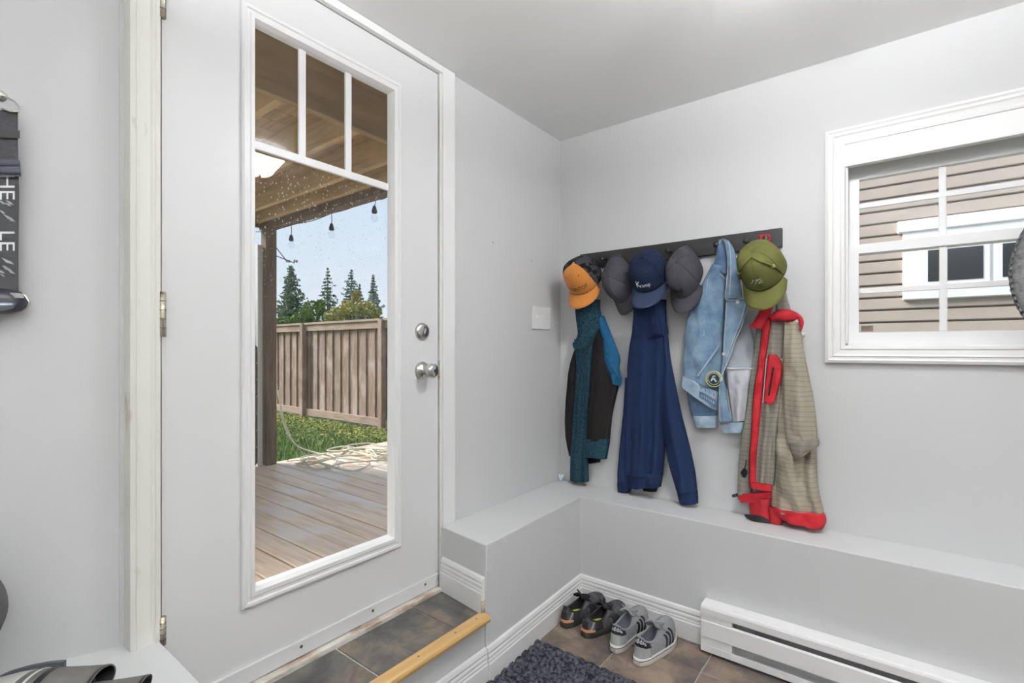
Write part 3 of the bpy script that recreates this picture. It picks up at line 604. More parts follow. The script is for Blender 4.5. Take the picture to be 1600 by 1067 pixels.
# ------------------------------------------------------------------ baseball caps
def cap(label, loc, tilt, yaw, roll, cf, cb, cbrim, a=.080, b=.100, H=.118, Lb=.072, pinch=.25, droop=.030, e=.62, flatf=0, name='baseball_cap', under=None, dent=0, btn=None, stitch=None, bw_=.4):
    base = Matrix(((-1, 0, 0, 0), (0, 0, -1, 0), (0, -1, 0, 0), (0, 0, 0, 1)))
    Mw = Matrix.Translation(loc) @ Matrix.Rotation(R(yaw), 4, 'Z') @ Matrix.Rotation(R(-tilt), 4, 'X') @ Matrix.Rotation(R(roll), 4, 'Y') @ base
    t = thing(name, label, 'cap', mat4=Mw, group='caps on the coat rack')
    def S(th, ph, off=0.0):
        c = cos(ph) ** e; s = sin(ph) ** .92
        rr = 1 + off / .09
        seam = min(abs((math.degrees(th) - q + 180) % 360 - 180) for q in (30, 90, 150, 210, 270, 330))
        g = -.0016 * math.exp(-(seam / 1.6) ** 2)
        x = (a + g) * cos(th) * c * rr; y = (b + g) * sin(th) * c * rr; z = (H + g) * s + off * .7 * s
        if y < 0:
            k = -y / b; x *= 1 - pinch * k ** 1.3; z *= 1 - .12 * k
        if y > 0 and flatf: z += flatf * .02 * (y / b) * s
        if dent:
            d = math.exp(-((y / b - .18) / .16) ** 2) * math.exp(-(x / a / .8) ** 2); z -= dent * d
        z += .0035 * noise.noise((x * 22, y * 22, a * 99)) * s
        return Vector((x, y, z))
    def part(nm, t0, t1, m, n):
        V = []; F = []; np_ = 18
        for i in range(n + 1):
            for j in range(np_ + 1): V.append(S(R(t0 + (t1 - t0) * i / n), (pi / 2) * (j / np_) ** .85 * .9999))
        F = [(i * (np_ + 1) + j, (i + 1) * (np_ + 1) + j, (i + 1) * (np_ + 1) + j + 1, i * (np_ + 1) + j + 1) for i in range(n) for j in range(np_)]
        o = mk(nm, V, F, m, t, True); solid(o, .0018); return o
    fr = part('front_panel', 30, 150, cf, 64); part('rear_panel', 150, 390, cb, 96)
    V = []; F = []; nu, nv = 40, 8
    for i in range(nu + 1):
        th = R(30 + 120 * i / nu); u = i / nu; wv = sin(pi * u) ** bw_
        for j in range(nv + 1):
            v = j / nv; x = a * cos(th) * (1 + .10 * v); y = b * sin(th) + Lb * wv * v
            V.append((x, y, .001 - droop * (x / a) ** 2 * (.25 + .75 * v) * (v ** .6) - .012 * v * wv))
    F = [(i * (nv + 1) + j, (i + 1) * (nv + 1) + j, (i + 1) * (nv + 1) + j + 1, i * (nv + 1) + j + 1) for i in range(nu) for j in range(nv)]
    br = mk('brim', V, F, cbrim, t, True); solid(br, .0035)
    edge = [Vector(V[i * (nv + 1) + nv]) for i in range(nu + 1)]
    MB().tube(edge, .0022, 6).build('brim_edge', cbrim, br, True)
    sw_ = MB().tube([S(R(25 + 130 * i / 40), .06, .0012) for i in range(41)], .0018, 5).build('sweat_band', cf, t)
    ap = S(R(90), pi / 2 * .9999)
    MB().lathe([(0, .006), (.004, .0055), (.007, .003), (.0075, 0), (0, 0)], 14, Matrix.Translation(ap)).build('button', btn or cf, t, True)
    for q in (60, 120, 180, 240, 300, 0):
        p = S(R(q), R(52), .0012); MB().lathe([(.0022, -.0006), (.0034, 0), (.0022, .0006)], 10, Matrix.Translation(p) @ p.normalized().to_track_quat('Z', 'Y').to_matrix().to_4x4()).build('eyelet', M['dark'] if stitch is None else stitch, t)
    return t, S
def on_cap(t, S, body, size, th0, ph0, m, nm='lettering', rot=0, off=.0022, sk=1.0):
    V, F = text_mesh(body, size); W_ = []
    for v in V:
        x = v.x * cos(rot) - v.y * sin(rot); y = v.x * sin(rot) + v.y * cos(rot)
        W_.append(S(R(th0) + x / .095, R(ph0) + y / .105 * sk, off))
    return mk(nm, W_, F, m, t)
def strokes(t, S, L, r, m, nm, off=.002):
    mb = MB()
    for P in L: mb.tube([S(R(90) + x / .095, R(26) + y / .105, off) for x, y in P], r, 5)
    return mb.build(nm, m, t)
Corange = mat('orange twill', (.50, .19, .038), .85, bump=.15, bs=300, sheen=.2)
Ccamo = mat('black camo twill', (.040, .043, .050), .88, c2=(.004, .004, .005), vs=34, lo=.44, hi=.5, detail=2)
Cgrey = mat('charcoal cotton', (.050, .049, .059), .9, bump=.15, bs=250, var=.12, vs=30)
Cgrey2 = mat('charcoal wool', (.048, .047, .055), .92, bump=.15, bs=250, var=.15, vs=25)
Cnavy = mat('navy twill', (.006, .012, .031), .9, bump=.15, bs=250)
Cnavy2 = mat('faded navy twill', (.021, .033, .066), .88, bump=.15, bs=250)
Colive = mat('olive twill', (.100, .104, .030), .88, bump=.15, bs=220, var=.1, vs=20)
Cwhite = mat('white embroidery', (.85, .86, .88), .6)
Cblack = mat('black embroidery', (.012, .012, .014), .6)
Csilver = mat('silver embroidery', (.55, .58, .55), .5)
Cdk = mat('dark charcoal embroidery', (.006, .006, .008), .5)
t, S = cap('baseball cap with orange front and brim and black camo rear, leftmost on the rack', (.203, -.088, 1.290), 34, -4, -4, Corange, Ccamo, Corange, a=.090, b=.098, H=.128, Lb=.074, pinch=.12, e=.5, stitch=Ccamo, droop=.022, bw_=.3)
on_cap(t, S, 'TRANTOP', .026, 92, 17, Cblack)
MB().bbox(-.004, .004, -.0015, .0015, -.016, .016, .001, 1, Matrix.Translation(S(R(22), R(18), .002)) @ Matrix.Rotation(R(80), 4, 'X')).build('side_tag', Cwhite, t)
t, S = cap('plain charcoal cap with a creased front hanging between the orange and the navy cap', (.385, -.062, 1.280), 8, -12, -10, Cgrey, Cgrey, Cgrey2, a=.076, b=.112, H=.105, Lb=.062, pinch=.45, droop=.04, dent=.0)
MB().tube([S(R(90), R(18 + 5.4 * k), .0015) for k in range(13)], .0022, 5).build('front_crease', Cgrey2, t, True)
t, S = cap('navy blue cap with white lettering on the front', (.548, -.092, 1.280), 36, -4, 0, Cnavy, Cnavy, Cnavy2, a=.088, b=.104, H=.120, Lb=.080, pinch=.30, e=.52, dent=.006, droop=.022, bw_=.3)
on_cap(t, S, 'K', .044, 79, 23, Cwhite); on_cap(t, S, 'ramp', .025, 99, 20, Cwhite)
t, S = cap('charcoal cap with a dark embroidered emblem, right of the navy cap', (.698, -.075, 1.278), 20, -3, 0, Cgrey2, Cgrey2, Cgrey2, a=.074, b=.118, H=.112, Lb=.068, pinch=.5, droop=.035)
strokes(t, S, [[(-.026, .010), (-.018, .004), (-.012, -.006), (-.020, -.012), (-.028, -.006)], [(.026, .010), (.018, .004), (.012, -.006), (.020, -.012), (.028, -.006)], [(-.012, -.004), (0, -.009), (.012, -.004)], [(-.010, .0), (0, -.004), (.010, .0)], [(-.006, .008), (-.004, -.002)], [(.006, .008), (.004, -.002)]], .0026, Cdk, 'emblem')
t, S = cap('olive green cap with a cord over the brim, hung over the red and beige jacket', (1.016, -.118, 1.256), 28, -8, -6, Colive, Colive, Colive, a=.083, b=.098, H=.130, Lb=.080, pinch=.1, e=.48, flatf=.3, stitch=Colive, droop=.024, bw_=.3)
cordP = [S(R(30 + 120 * k / 30), R(14 + 70 * sin(pi * k / 30) ** .7), .004) for k in range(31)]
MB().tube(cordP, .0042, 7).build('cord', Colive, t, True)
for k in (2, 28): MB().lathe([(0, .005), (.006, .004), (.0075, 0), (.006, -.004), (0, -.004)], 12, Matrix.Translation(cordP[k]) @ cordP[k].normalized().to_track_quat('Z', 'Y').to_matrix().to_4x4()).build('cord_button', mat('pale olive button', (.30, .29, .11), .5), t, True)
strokes(t, S, [[(-.028, -.010), (-.020, -.004), (-.014, .004), (-.018, .006)], [(-.012, -.012), (-.004, -.004), (.006, .002), (.018, .006)], [(-.006, .003), (.004, .006)], [(.004, -.010), (.014, -.004), (.022, -.002)], [(.0, -.014), (.022, -.011)]], .0012, Csilver, 'script_emblem')

# ------------------------------------------------------------------ hanging clothes
def strip(name, L, Rr, y, bulge, m, parent, nu=22, nv=44, folds=(), back=.5, seed=0, wr=.0065, ws=9, gath=0.0, ymin=-.004):
    """cloth piece between two traced borders (pixel rows), hanging at distance y from the wall"""
    ys = y if isinstance(y, (list, tuple)) else [y] * len(L)
    Lw = spline([atY(p[0], p[1], -ys[i]) for i, p in enumerate(L)], nv)
    Rw = spline([atY(p[0], p[1], -ys[i]) for i, p in enumerate(Rr)], nv)
    V = []; F = []; n = 2 * nu
    for j in range(nv):
        v = j / (nv - 1); a, b = Lw[j], Rw[j]; wd = (b - a).length; bl = min(bulge, wd * .55)
        ring = []
        for i in range(n):
            fr_ = i <= nu; u = i / nu if fr_ else (n - i) / nu
            p = a.lerp(b, u); k = max(0, 1 - (2 * u - 1) ** 2) ** .5
            if fr_:
                d = bl * k ** .8
                for (fa, fn, fp, dr) in folds: d += fa * sin(2 * pi * (fn * u + fp + dr * v)) * min(1, k * 1.6) * min(1, .35 + v)
                d += wr * noise.noise((p.x * ws * 2 + seed, p.z * ws, seed * 3.1)) * k * 2 + wr * .6 * noise.noise((p.x * ws * 5 + seed, p.z * ws * 4, seed)) * k
                p = p + Vector((0, -d, 0))
            else: p = p + Vector((0, bl * back * k, 0))
            p.y = min(p.y, ymin); ring.append(p)
        V += ring
    F = [(j * n + i, j * n + (i + 1) % n, (j + 1) * n + (i + 1) % n, (j + 1) * n + i) for j in range(nv - 1) for i in range(n)]
    F += [tuple(range(n)), tuple(range((nv - 1) * n, nv * n))]
    return mk(name, V, F, m, parent, True)
def seam(name, pts, y, r, m, parent, n=30):
    return MB().tube(spline([atY(px, py, -y) for px, py in pts], n), r, 5).build(name, m, parent)
heather = mat('teal heather knit', (.013, .046, .068), .95, c2=(.005, .012, .019), vs=190, lo=.38, hi=.64, vstretch=(1, 1, .5), detail=2, bump=.3, bs=160)
blackf = mat('brown black fleece', (.0095, .0082, .008), .95, bump=.1, bs=200)
bluef = mat('bright blue softshell', (.012, .072, .155), .88, bump=.1, bs=120)
navyf = mat('navy sweatshirt fleece', (.0072, .0155, .046), .95, bump=.12, bs=220, var=.1, vs=20)
navyd = mat('navy ribbing', (.0056, .012, .036), .97, bump=.5, bs=120, vstretch=(6, 1, .2))
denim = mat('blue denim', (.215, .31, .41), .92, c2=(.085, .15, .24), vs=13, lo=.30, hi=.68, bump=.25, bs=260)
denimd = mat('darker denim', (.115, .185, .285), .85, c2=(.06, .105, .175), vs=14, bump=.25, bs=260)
deniml = mat('faded denim', (.40, .49, .58), .85, c2=(.25, .35, .46), vs=18, bump=.25, bs=240)
liner = mat('pale denim reverse', (.43, .46, .50), .9, c2=(.33, .37, .42), vs=12, bump=.15, bs=200)
pocketw = mat('white pocket cloth', (.60, .61, .64), .9, c2=(.46, .48, .52), vs=14)
stitchm = mat('pale stitching', (.62, .62, .58), .8)
red = mat('red nylon', (.43, .020, .028), .62, c2=(.28, .010, .016), vs=16, bump=.35, bs=60, bdist=.006)
redd = mat('dark red lining', (.32, .016, .022), .7, var=.3, vs=10, bump=.3, bs=40)
tan = ripstop('beige ripstop', (.285, .252, .196), (.10, .083, .06))
tang = ripstop('grey beige ripstop', (.205, .190, .158), (.07, .062, .05))
blk = mat('black trim', (.012, .012, .013), .5)

# 1: teal, black and blue fleece
g = thing('fleece_jacket', 'teal heather and black fleece jacket with a bright blue shoulder, under the orange cap', 'jacket', (.22, -.05, .30), 'clothes on the coat rack')
strip('sleeve', [(899, 546), (891, 572), (886, 618), (884, 662), (887, 693), (890, 712)], [(906, 546), (905, 580), (904, 618), (902, 662), (900, 693), (898, 712)], .03, .03, blackf, g, seed=1)
strip('back_panel', [(905, 540), (905, 600), (906, 660), (907, 726)], [(936, 540), (944, 600), (946, 660), (938, 722)], .012, .01, blackf, g, seed=2)
strip('front_panel', [(898, 530), (902, 578), (899, 625), (896, 671), (893, 711), (891, 751)], [(930, 530), (926, 557), (923, 610), (919, 650), (919, 700), (920, 752)], .045, .028, heather, g, folds=((.007, 2, .1, .3),), seed=3)
strip('front_panel', [(929, 512), (927, 556), (923, 603), (919, 643), (917, 688)], [(940, 514), (948, 553), (955, 590), (957, 640), (953, 688)], .045, .030, blackf, g, folds=((.005, 1.5, .2, .4),), seed=4)
strip('hem_band', [(916.5, 685), (915.5, 700), (915, 713)], [(953, 685), (951, 702), (948.5, 717)], .047, .028, heather, g, nv=14, seed=5)
strip('sleeve', [(946, 575), (948, 610), (947, 650), (944, 690), (942, 700)], [(969, 596), (963, 620), (956, 655), (953, 690), (951, 702)], .028, .022, blackf, g, seed=6)
strip('shoulder_panel', [(930, 492), (939, 523), (943.5, 547), (947, 566), (951, 582), (958, 598)], [(944, 494), (958, 528), (969, 558), (968.5, 575), (972, 592), (970, 604)], .042, .026, bluef, g, folds=((.007, 1, .3, 1.6),), seed=7, wr=.012, ws=16)
strip('hood', [(899, 470), (899, 484), (900, 498), (903, 519), (901, 530), (896, 537), (899, 545)], [(938, 468), (938, 482), (940, 496), (938, 512), (932, 524), (927, 535), (918, 546)], .06, .030, heather, g, folds=((.006, 1.5, .4, .7),), seed=8)
seam('zipper', [(912, 540), (915, 580), (914, 620), (913, 640)], .086, .0016, blk, g)

# 2: navy hoodie
g = thing('navy_hoodie', 'plain navy blue hooded sweatshirt hanging under the navy cap', 'hoodie', (.55, -.05, .30), 'clothes on the coat rack')
strip('sleeve', [(978, 590), (975, 640), (970, 690), (966, 735), (966, 752)], [(996, 590), (994, 640), (991, 690), (989, 735), (988, 752)], .022, .030, navyf, g, seed=11)
strip('cuff', [(966, 748), (965, 758), (967, 767)], [(988, 748), (987.5, 760), (985, 768)], .024, .028, navyd, g, nv=10, seed=12)
strip('body', [(989, 515), (984, 545), (981, 580), (980, 630), (979, 690), (978, 735), (979, 742)], [(1040, 515), (1043, 545), (1044, 580), (1043, 630), (1040, 690), (1037, 735), (1036, 742)], .035, .045, navyf, g, nu=30, folds=((.010, 2.2, .15, .25), (.005, 3.5, .5, -.3)), seed=13)
strip('waist_band', [(979, 738), (980, 750), (984, 762)], [(1036.5, 738), (1035, 750), (1033, 760)], .038, .042, navyd, g, nv=12, folds=((.008, 2.2, .4, 0),), seed=14)
strip('lining', [(1000, 756), (1005, 767)], [(1030, 755), (1026, 768)], .022, .012, blackf, g, nv=6, seed=15)
strip('sleeve', [(1034, 520), (1034, 560), (1034, 600), (1034, 640), (1036, 671), (1043, 717), (1052, 748), (1058, 768)], [(1043.5, 518), (1048.5, 562), (1057, 606), (1066, 649), (1070, 665), (1080, 705), (1087, 740), (1090, 768)], .042, .040, navyf, g, folds=((.006, 1.2, .3, .5),), seed=16)
strip('cuff', [(1057.5, 765), (1060, 776), (1063, 785)], [(1090, 765), (1091, 776), (1091, 786)], .042, .034, navyd, g, nv=10, seed=17)
strip('hood', [(991, 470), (991, 485), (990, 500), (989, 519), (996, 530)], [(1041, 468), (1041, 485), (1042.5, 505), (1044, 524), (1034, 531)], [.062, .062, .058, .050, .040], .036, navyf, g, folds=((.010, 1.6, .15, .1),), seed=18)
strip('hood_opening', [(1012, 474), (1015, 500), (1021, 522)], [(1026, 474), (1031, 500), (1036, 524)], .098, .004, navyd, g, nv=14, seed=19)

# 3: denim jacket
g = thing('denim_jacket', 'faded blue denim jacket with a round patch and pale pocket lining', 'jacket', (.83, -.05, .45), 'clothes on the coat rack')
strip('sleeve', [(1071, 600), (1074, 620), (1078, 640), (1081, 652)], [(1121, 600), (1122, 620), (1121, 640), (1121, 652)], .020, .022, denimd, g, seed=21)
strip('cuff', [(1081, 650), (1084, 660), (1087, 668)], [(1121, 649), (1121, 660), (1121, 668)], .021, .024, deniml, g, nv=10, seed=22)
strip('inside_back', [(1140, 500), (1136, 540), (1132, 575), (1138, 620), (1142, 660)], [(1165, 490), (1178, 532), (1178, 575), (1170, 620), (1164, 660)], .022, .012, liner, g, folds=((.004, 1.5, .2, .3),), seed=23)
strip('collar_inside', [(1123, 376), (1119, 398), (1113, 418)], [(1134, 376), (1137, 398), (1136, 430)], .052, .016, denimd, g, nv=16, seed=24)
strip('front_panel', [(1113, 414), (1096, 448), (1080, 478), (1073, 503), (1070, 526), (1068, 560), (1067, 590)], [(1136, 418), (1134, 448), (1133, 478), (1131, 503), (1130, 526), (1129, 560), (1126, 612)], .038, .036, denim, g, nu=28, folds=((.004, 1.4, .1, .5),), seed=25, wr=.009, ws=12)
strip('waist_band', [(1066.5, 586), (1065, 594), (1064, 602)], [(1124, 612), (1123, 626), (1121, 642)], .040, .036, deniml, g, nv=12, seed=26)
strip('pocket_bag', [(1135, 574), (1137, 600), (1141, 630), (1146, 659)], [(1176.5, 575), (1173, 595), (1168, 625), (1164.5, 657)], .036, .016, pocketw, g, folds=((.005, 1.3, .2, .4),), seed=27)
strip('hem_band', [(1125, 661), (1127, 669), (1129, 676)], [(1163, 659), (1162, 668), (1160, 676)], .036, .020, deniml, g, nv=10, seed=28)
strip('placket', [(1134, 462), (1132, 497), (1130, 530), (1129, 560), (1127, 580), (1124, 600), (1122.5, 628), (1124, 660)], [(1170, 470), (1163.5, 497), (1150, 530), (1139, 560), (1131, 585), (1134, 605), (1137.5, 631), (1145, 659)], .072, .010, denim, g, nu=14, back=.3, seed=29)
seam('edge_stitching', [(1170, 470), (1163.5, 497), (1150, 530), (1139, 560), (1130, 582), (1125.5, 600), (1124, 628), (1125, 658)], .080, .0016, stitchm, g)
strip('collar', [(1128, 373), (1134, 385), (1136, 400), (1137, 422), (1135, 445), (1133, 467)], [(1139, 376), (1147, 390), (1151.5, 408), (1156, 432), (1158.5, 452), (1160, 466)], .078, .014, denim, g, nu=14, back=.4, seed=30)
seam('edge_stitching', [(1124, 380), (1129, 374), (1134.5, 386), (1136.5, 402), (1137, 424), (1135, 446), (1133.5, 466), (1146, 469), (1159.5, 466)], .086, .0017, stitchm, g, 50)
seam('edge_stitching', [(1138, 378), (1141, 392), (1142, 420), (1140, 460)], .096, .001, stitchm, g)
seam('pocket_welt', [(1124, 540), (1110, 560), (1096, 580), (1090, 588)], .079, .0042, deniml, g)
seam('edge_stitching', [(1135.5, 472), (1134, 500), (1132, 530), (1131, 556)], .085, .001, stitchm, g)
seam('edge_stitching', [(1165, 473), (1158, 498), (1146, 530), (1135, 558)], .0845, .0009, stitchm, g)
seam('front_seam', [(1106, 436), (1102, 480), (1100, 520), (1096, 575)], .0755, .0016, deniml, g)
seam('front_seam', [(1136, 608), (1139, 632), (1143, 655)], .078, .0012, stitchm, g)
seam('pocket_edge', [(1136, 575), (1150, 576), (1164, 575), (1176, 576)], .055, .002, Cwhite, g)
seam('yoke_seam', [(1112, 420), (1122, 426), (1134, 436)], .073, .0022, deniml, g)
seam('yoke_seam', [(1074, 502), (1080, 494), (1090, 488)], .062, .0024, deniml, g)
for k in range(8):
    x = 1069 + k * 6.6; seam('bar_tack', [(x, 589.5 + k * 3.6), (x + .3, 593.5 + k * 3.6)], .076 if 1 < k else .062, .0014, denimd, g, 3)
def disc(nm, px, py, y, r, m, parent, h=.003, n=20, sx=1):
    c = atY(px, py, -y); return MB().lathe([(0, -h), (r, -h), (r, h * .5), (r * .85, h), (0, h)], n, Matrix.Translation(c) @ Matrix.Rotation(pi / 2, 4, 'X') @ Matrix.Diagonal((sx, 1, 1, 1))).build(nm, m, parent, False)
bm_ = mat('dull metal button', (.62, .60, .55), .4, .5)
for px, py in ((1152.5, 472), (1138.5, 510.5), (1131, 553)): disc('button', px, py, .082, .0078, bm_, g)
pd = disc('round_patch', 1115.5, 592, .078, .034, mat('patch black', (.02, .022, .02), .7), g)
for rr, mm in ((.033, mat('patch yellow ring', (.62, .66, .22), .7)), (.024, mat('patch grey ring', (.35, .40, .36), .7))):
    c = atY(1115.5, 592, -.0815); MB().tube([c + Vector((rr * cos(2 * pi * k / 28), 0, rr * sin(2 * pi * k / 28))) for k in range(28)], .0018, 5, True).build('patch_ring', mm, pd)
c = atY(1115.5, 592, -.082); lb = mat('patch pale blue', (.45, .62, .75), .6)
MB().tube([c + Vector((-.012, 0, -.010)), c + Vector((-.002, 0, .012)), c + Vector((.006, 0, .012))], .003, 6).tube([c + Vector((.001, 0, .004)), c + Vector((.008, 0, -.012)), c + Vector((.012, 0, -.008))], .003, 6).tube([c + Vector((-.007, 0, -.001)), c + Vector((.004, 0, -.004))], .0022, 6).build('patch_letter', lb, pd)
for k in range(16):
    a_ = R(200 - k * 14.5); MB().bbox(-.0016, .0016, -.001, .001, -.002, .002, .0004, 1, Matrix.Translation(c + Vector((.0285 * cos(a_), 0, .0285 * sin(a_)))) @ Matrix.Rotation(-a_ + pi / 2, 4, 'Y')).build('patch_lettering', Cwhite, pd)
# waistband label
c0 = [atY(x, y, -.078) for x, y in ((1093, 611), (1118, 625), (1117.5, 636), (1092.5, 620.5))]
mk('waist_label', c0 + [p + Vector((0, .006, 0)) for p in c0], [(0, 1, 2, 3), (4, 5, 6, 7), (0, 1, 5, 4), (1, 2, 6, 5), (2, 3, 7, 6), (3, 0, 4, 7)], denimd, g)
for k in range(6):
    x = 1096 + k * 3.6; y_ = 616.5 + k * 2.1; seam('label_print', [(x, y_), (x + 1.6, y_ + 3.4)], .0792, .0012, stitchm, g, 3)

# 4: red and beige rain jacket
g = thing('rain_jacket', 'beige checked rain jacket with red collar, red zip band and red hem', 'jacket', (1.1, -.06, .26), 'clothes on the coat rack')
strip('left_panel', [(1182, 512), (1179, 545), (1172, 590), (1167, 639), (1158, 687), (1154, 724), (1152, 772)], [(1196, 512), (1192, 545), (1186, 590), (1180, 639), (1177, 687), (1176, 724), (1176, 772)], .040, .022, tang, g, seed=41)
strip('hem_band', [(1152, 770), (1152.5, 777), (1157, 784)], [(1204, 768), (1205, 774), (1205, 782)], .045, .018, red, g, nv=10, seed=42)
strip('drawcord_end', [(1143, 773), (1144, 777)], [(1153, 770), (1153, 775)], .05, .006, blk, g, nv=5, nu=8)
strip('inner_pouch', [(1170, 778), (1171, 795), (1172, 812)], [(1204, 778), (1204, 800), (1204, 819)], .052, .022, redd, g, nv=14, seed=43)
strip('inner_pouch', [(1198, 790), (1201, 805), (1202, 820)], [(1224, 794), (1224, 808), (1222, 821)], .05, .020, redd, g, nv=14, seed=44)
strip('pouch_opening', [(1163, 803), (1165, 808), (1174, 813)], [(1188, 806), (1200, 811), (1203, 818)], .076, .006, blk, g, nv=10, nu=14)
strip('right_panel', [(1194, 500), (1192, 560), (1188, 610), (1185, 640), (1183, 690), (1180, 730), (1178, 757)], [(1226, 500), (1223, 560), (1222, 610), (1220, 640), (1214, 690), (1212, 730), (1210, 757)], .05, .030, tang, g, folds=((.006, 2, .1, .3),), seed=45, wr=.008)
strip('lower_panel', [(1212, 560), (1208, 610), (1205, 650), (1205, 700), (1204, 750), (1205, 795)], [(1255, 560), (1268, 610), (1273, 650), (1276, 700), (1278, 755), (1289, 805)], .030, .046, tan, g, nu=30, folds=((.010, 1.7, .2, .45), (.006, 3, .0, -.6)), seed=46, wr=.014, ws=11)
strip('hem_band', [(1205, 791), (1212, 803), (1222, 810)], [(1289.5, 803), (1291.5, 814), (1287, 825)], .052, .046, red, g, nv=12, nu=26, folds=((.008, 1.7, .6, .2),), seed=47)
strip('zip_band', [(1192, 496), (1189, 534), (1184, 574), (1179, 606), (1176, 640), (1173.5, 687), (1171, 715), (1171, 757)], [(1205, 496), (1201, 534), (1196, 566), (1192.5, 606), (1189, 640), (1185.5, 678), (1182, 715), (1181, 757)], .078, .012, red, g, nu=12, back=.3, seed=48, wr=.004, ws=20)
seam('zip_teeth', [(1192, 500), (1189, 534), (1184, 574), (1179, 606), (1176, 640), (1173.5, 687), (1171, 715), (1171, 757)], .08, .0022, blk, g)
strip('hem_band', [(1171, 752), (1172, 757), (1174, 762)], [(1206, 757), (1206, 763), (1206, 768)], .084, .010, red, g, nv=8, seed=49)
strip('chest_pocket', [(1200, 554), (1198, 575), (1195.5, 600), (1193, 629)], [(1213, 554), (1221, 566), (1220.5, 592), (1209, 632)], .094, .008, red, g, nu=14, nv=20, back=.2, seed=50)
seam('pocket_zip', [(1208, 574), (1206, 590), (1203, 605), (1201, 618)], .107, .0035, blk, g)
seam('pocket_stitching', [(1197.5, 560), (1196, 580), (1194, 605), (1192, 630)], .1, .0012, stitchm, g)
strip('hood', [(1214, 440), (1212, 470), (1212, 500)], [(1224, 440), (1232, 472), (1241, 500)], .040, .022, tang, g, nv=20, seed=51)
strip('sleeve', [(1226, 503), (1224.5, 534), (1224, 582), (1225, 640), (1228, 677), (1234, 702), (1243, 718)], [(1250, 503), (1255, 541), (1263, 582), (1271, 621), (1276, 660), (1277, 684), (1268, 704)], .072, .040, tan, g, nu=28, folds=((.007, 1.4, .3, .3),), seed=52, wr=.010, ws=12)
strip('cuff', [(1231, 690), (1237, 706), (1243, 720)], [(1279, 684), (1279.5, 696), (1262, 706)], .074, .044, tang, g, nv=12, folds=((.005, 2, .2, .3),), seed=53)
strip('collar', [(1190, 468), (1186, 486), (1177, 502), (1169, 512)], [(1214, 468), (1206, 486), (1198, 503), (1192, 514)], .082, .018, red, g, nv=18, seed=54)
strip('collar', [(1207, 490), (1207, 500)], [(1208, 489), (1208, 501)], .09, .004, redd, g, nv=4, nu=6)
def sideways(name, T, B, y, bulge, m, parent, seed, nu=12, nv=30):
    return strip(name, T, B, y, bulge, m, parent, nu=nu, nv=nv, seed=seed, wr=.005, ws=14)
sideways('collar', [(1203, 492), (1216, 484), (1230, 483), (1243, 487), (1253, 495), (1256, 504), (1254, 513)], [(1207, 503), (1218, 501), (1230, 504), (1240, 502), (1246, 499), (1249, 508), (1251, 519)], .088, .022, red, g, 55)
strip('neck_loop', [(1185, 368), (1186, 374), (1188, 384)], [(1203, 366), (1204, 374), (1202, 384)], .045, .008, red, g, nv=8, nu=10)
seam('zip_pull', [(1166, 718), (1165, 726), (1163, 734)], .072, .0022, blk, g); strip('zip_pull', [(1162, 731), (1157, 738), (1161, 746)], [(1164, 731), (1168, 737), (1165, 746)], .072, .004, blk, g, nv=8, nu=8)
# small hook on the wall right of it
h = MB().lathe([(0, 0), (.008, 0), (.008, .004), (.004, .008), (.004, .024), (.008, .028), (.006, .033), (0, .034)], 14, Matrix.Translation(atY(1255, 523, -.001)) @ Matrix.Rotation(pi / 2, 4, 'X')).build('wall_hook', M['switch'], None, True)
tag(h, 'small white wall hook between the rain jacket and the window', 'hook')

# ------------------------------------------------------------------ light switch
sp = thing('light_switch', 'white triple light switch plate on the wall left of the rack', 'switch', (0, -.186, 1.04))
MB().bbox(0.0, .006, -.266, -.106, 1.045, 1.160, .0028, 2).build('plate', M['switch'], sp)
for k, y in enumerate((-.232, -.186, -.140)):
    MB().bbox(.005, .0075, y - .006, y + .006, 1.09, 1.114, .001, 1).build('toggle_slot', M['switch'], sp)
    MB().bbox(-.0045, .0045, -.004, .004, 0, .014, .0015, 1, Matrix.Translation((.006, y, 1.103)) @ Matrix.Rotation(pi / 2, 4, 'Y') @ Matrix.Rotation(R(-25), 4, 'Y')).build('toggle', M['switch'], sp)
# scrap of tape in the corner
V = []; r_ = random.Random(5)
for k in range(14): V.append((.004 + r_.random() * .035, -.05 + r_.random() * .035, ZL + .002 + r_.random() * .035))
bm2 = bmesh.new(); [bm2.verts.new(v) for v in V]; bmesh.ops.convex_hull(bm2, input=bm2.verts)
me = bpy.data.meshes.new('tape_scrap'); bm2.to_mesh(me); bm2.free(); me.materials.append(mat('pale blue tape', (.42, .52, .66), .5, c2=(.75, .76, .78), vs=60)); o = link(bpy.data.objects.new('tape_scrap', me)); tag(o, 'crumpled scrap of pale blue tape in the corner of the ledge', 'tape')

# ------------------------------------------------------------------ baseboard heater
HX0, HX1 = .822, 2.75
ht = thing('baseboard_heater', 'long white electric baseboard heater along the ledge wall', 'heater', (1.8, -.245, ZF))
Z0 = ZF + .012; Zt = Z0 + .178
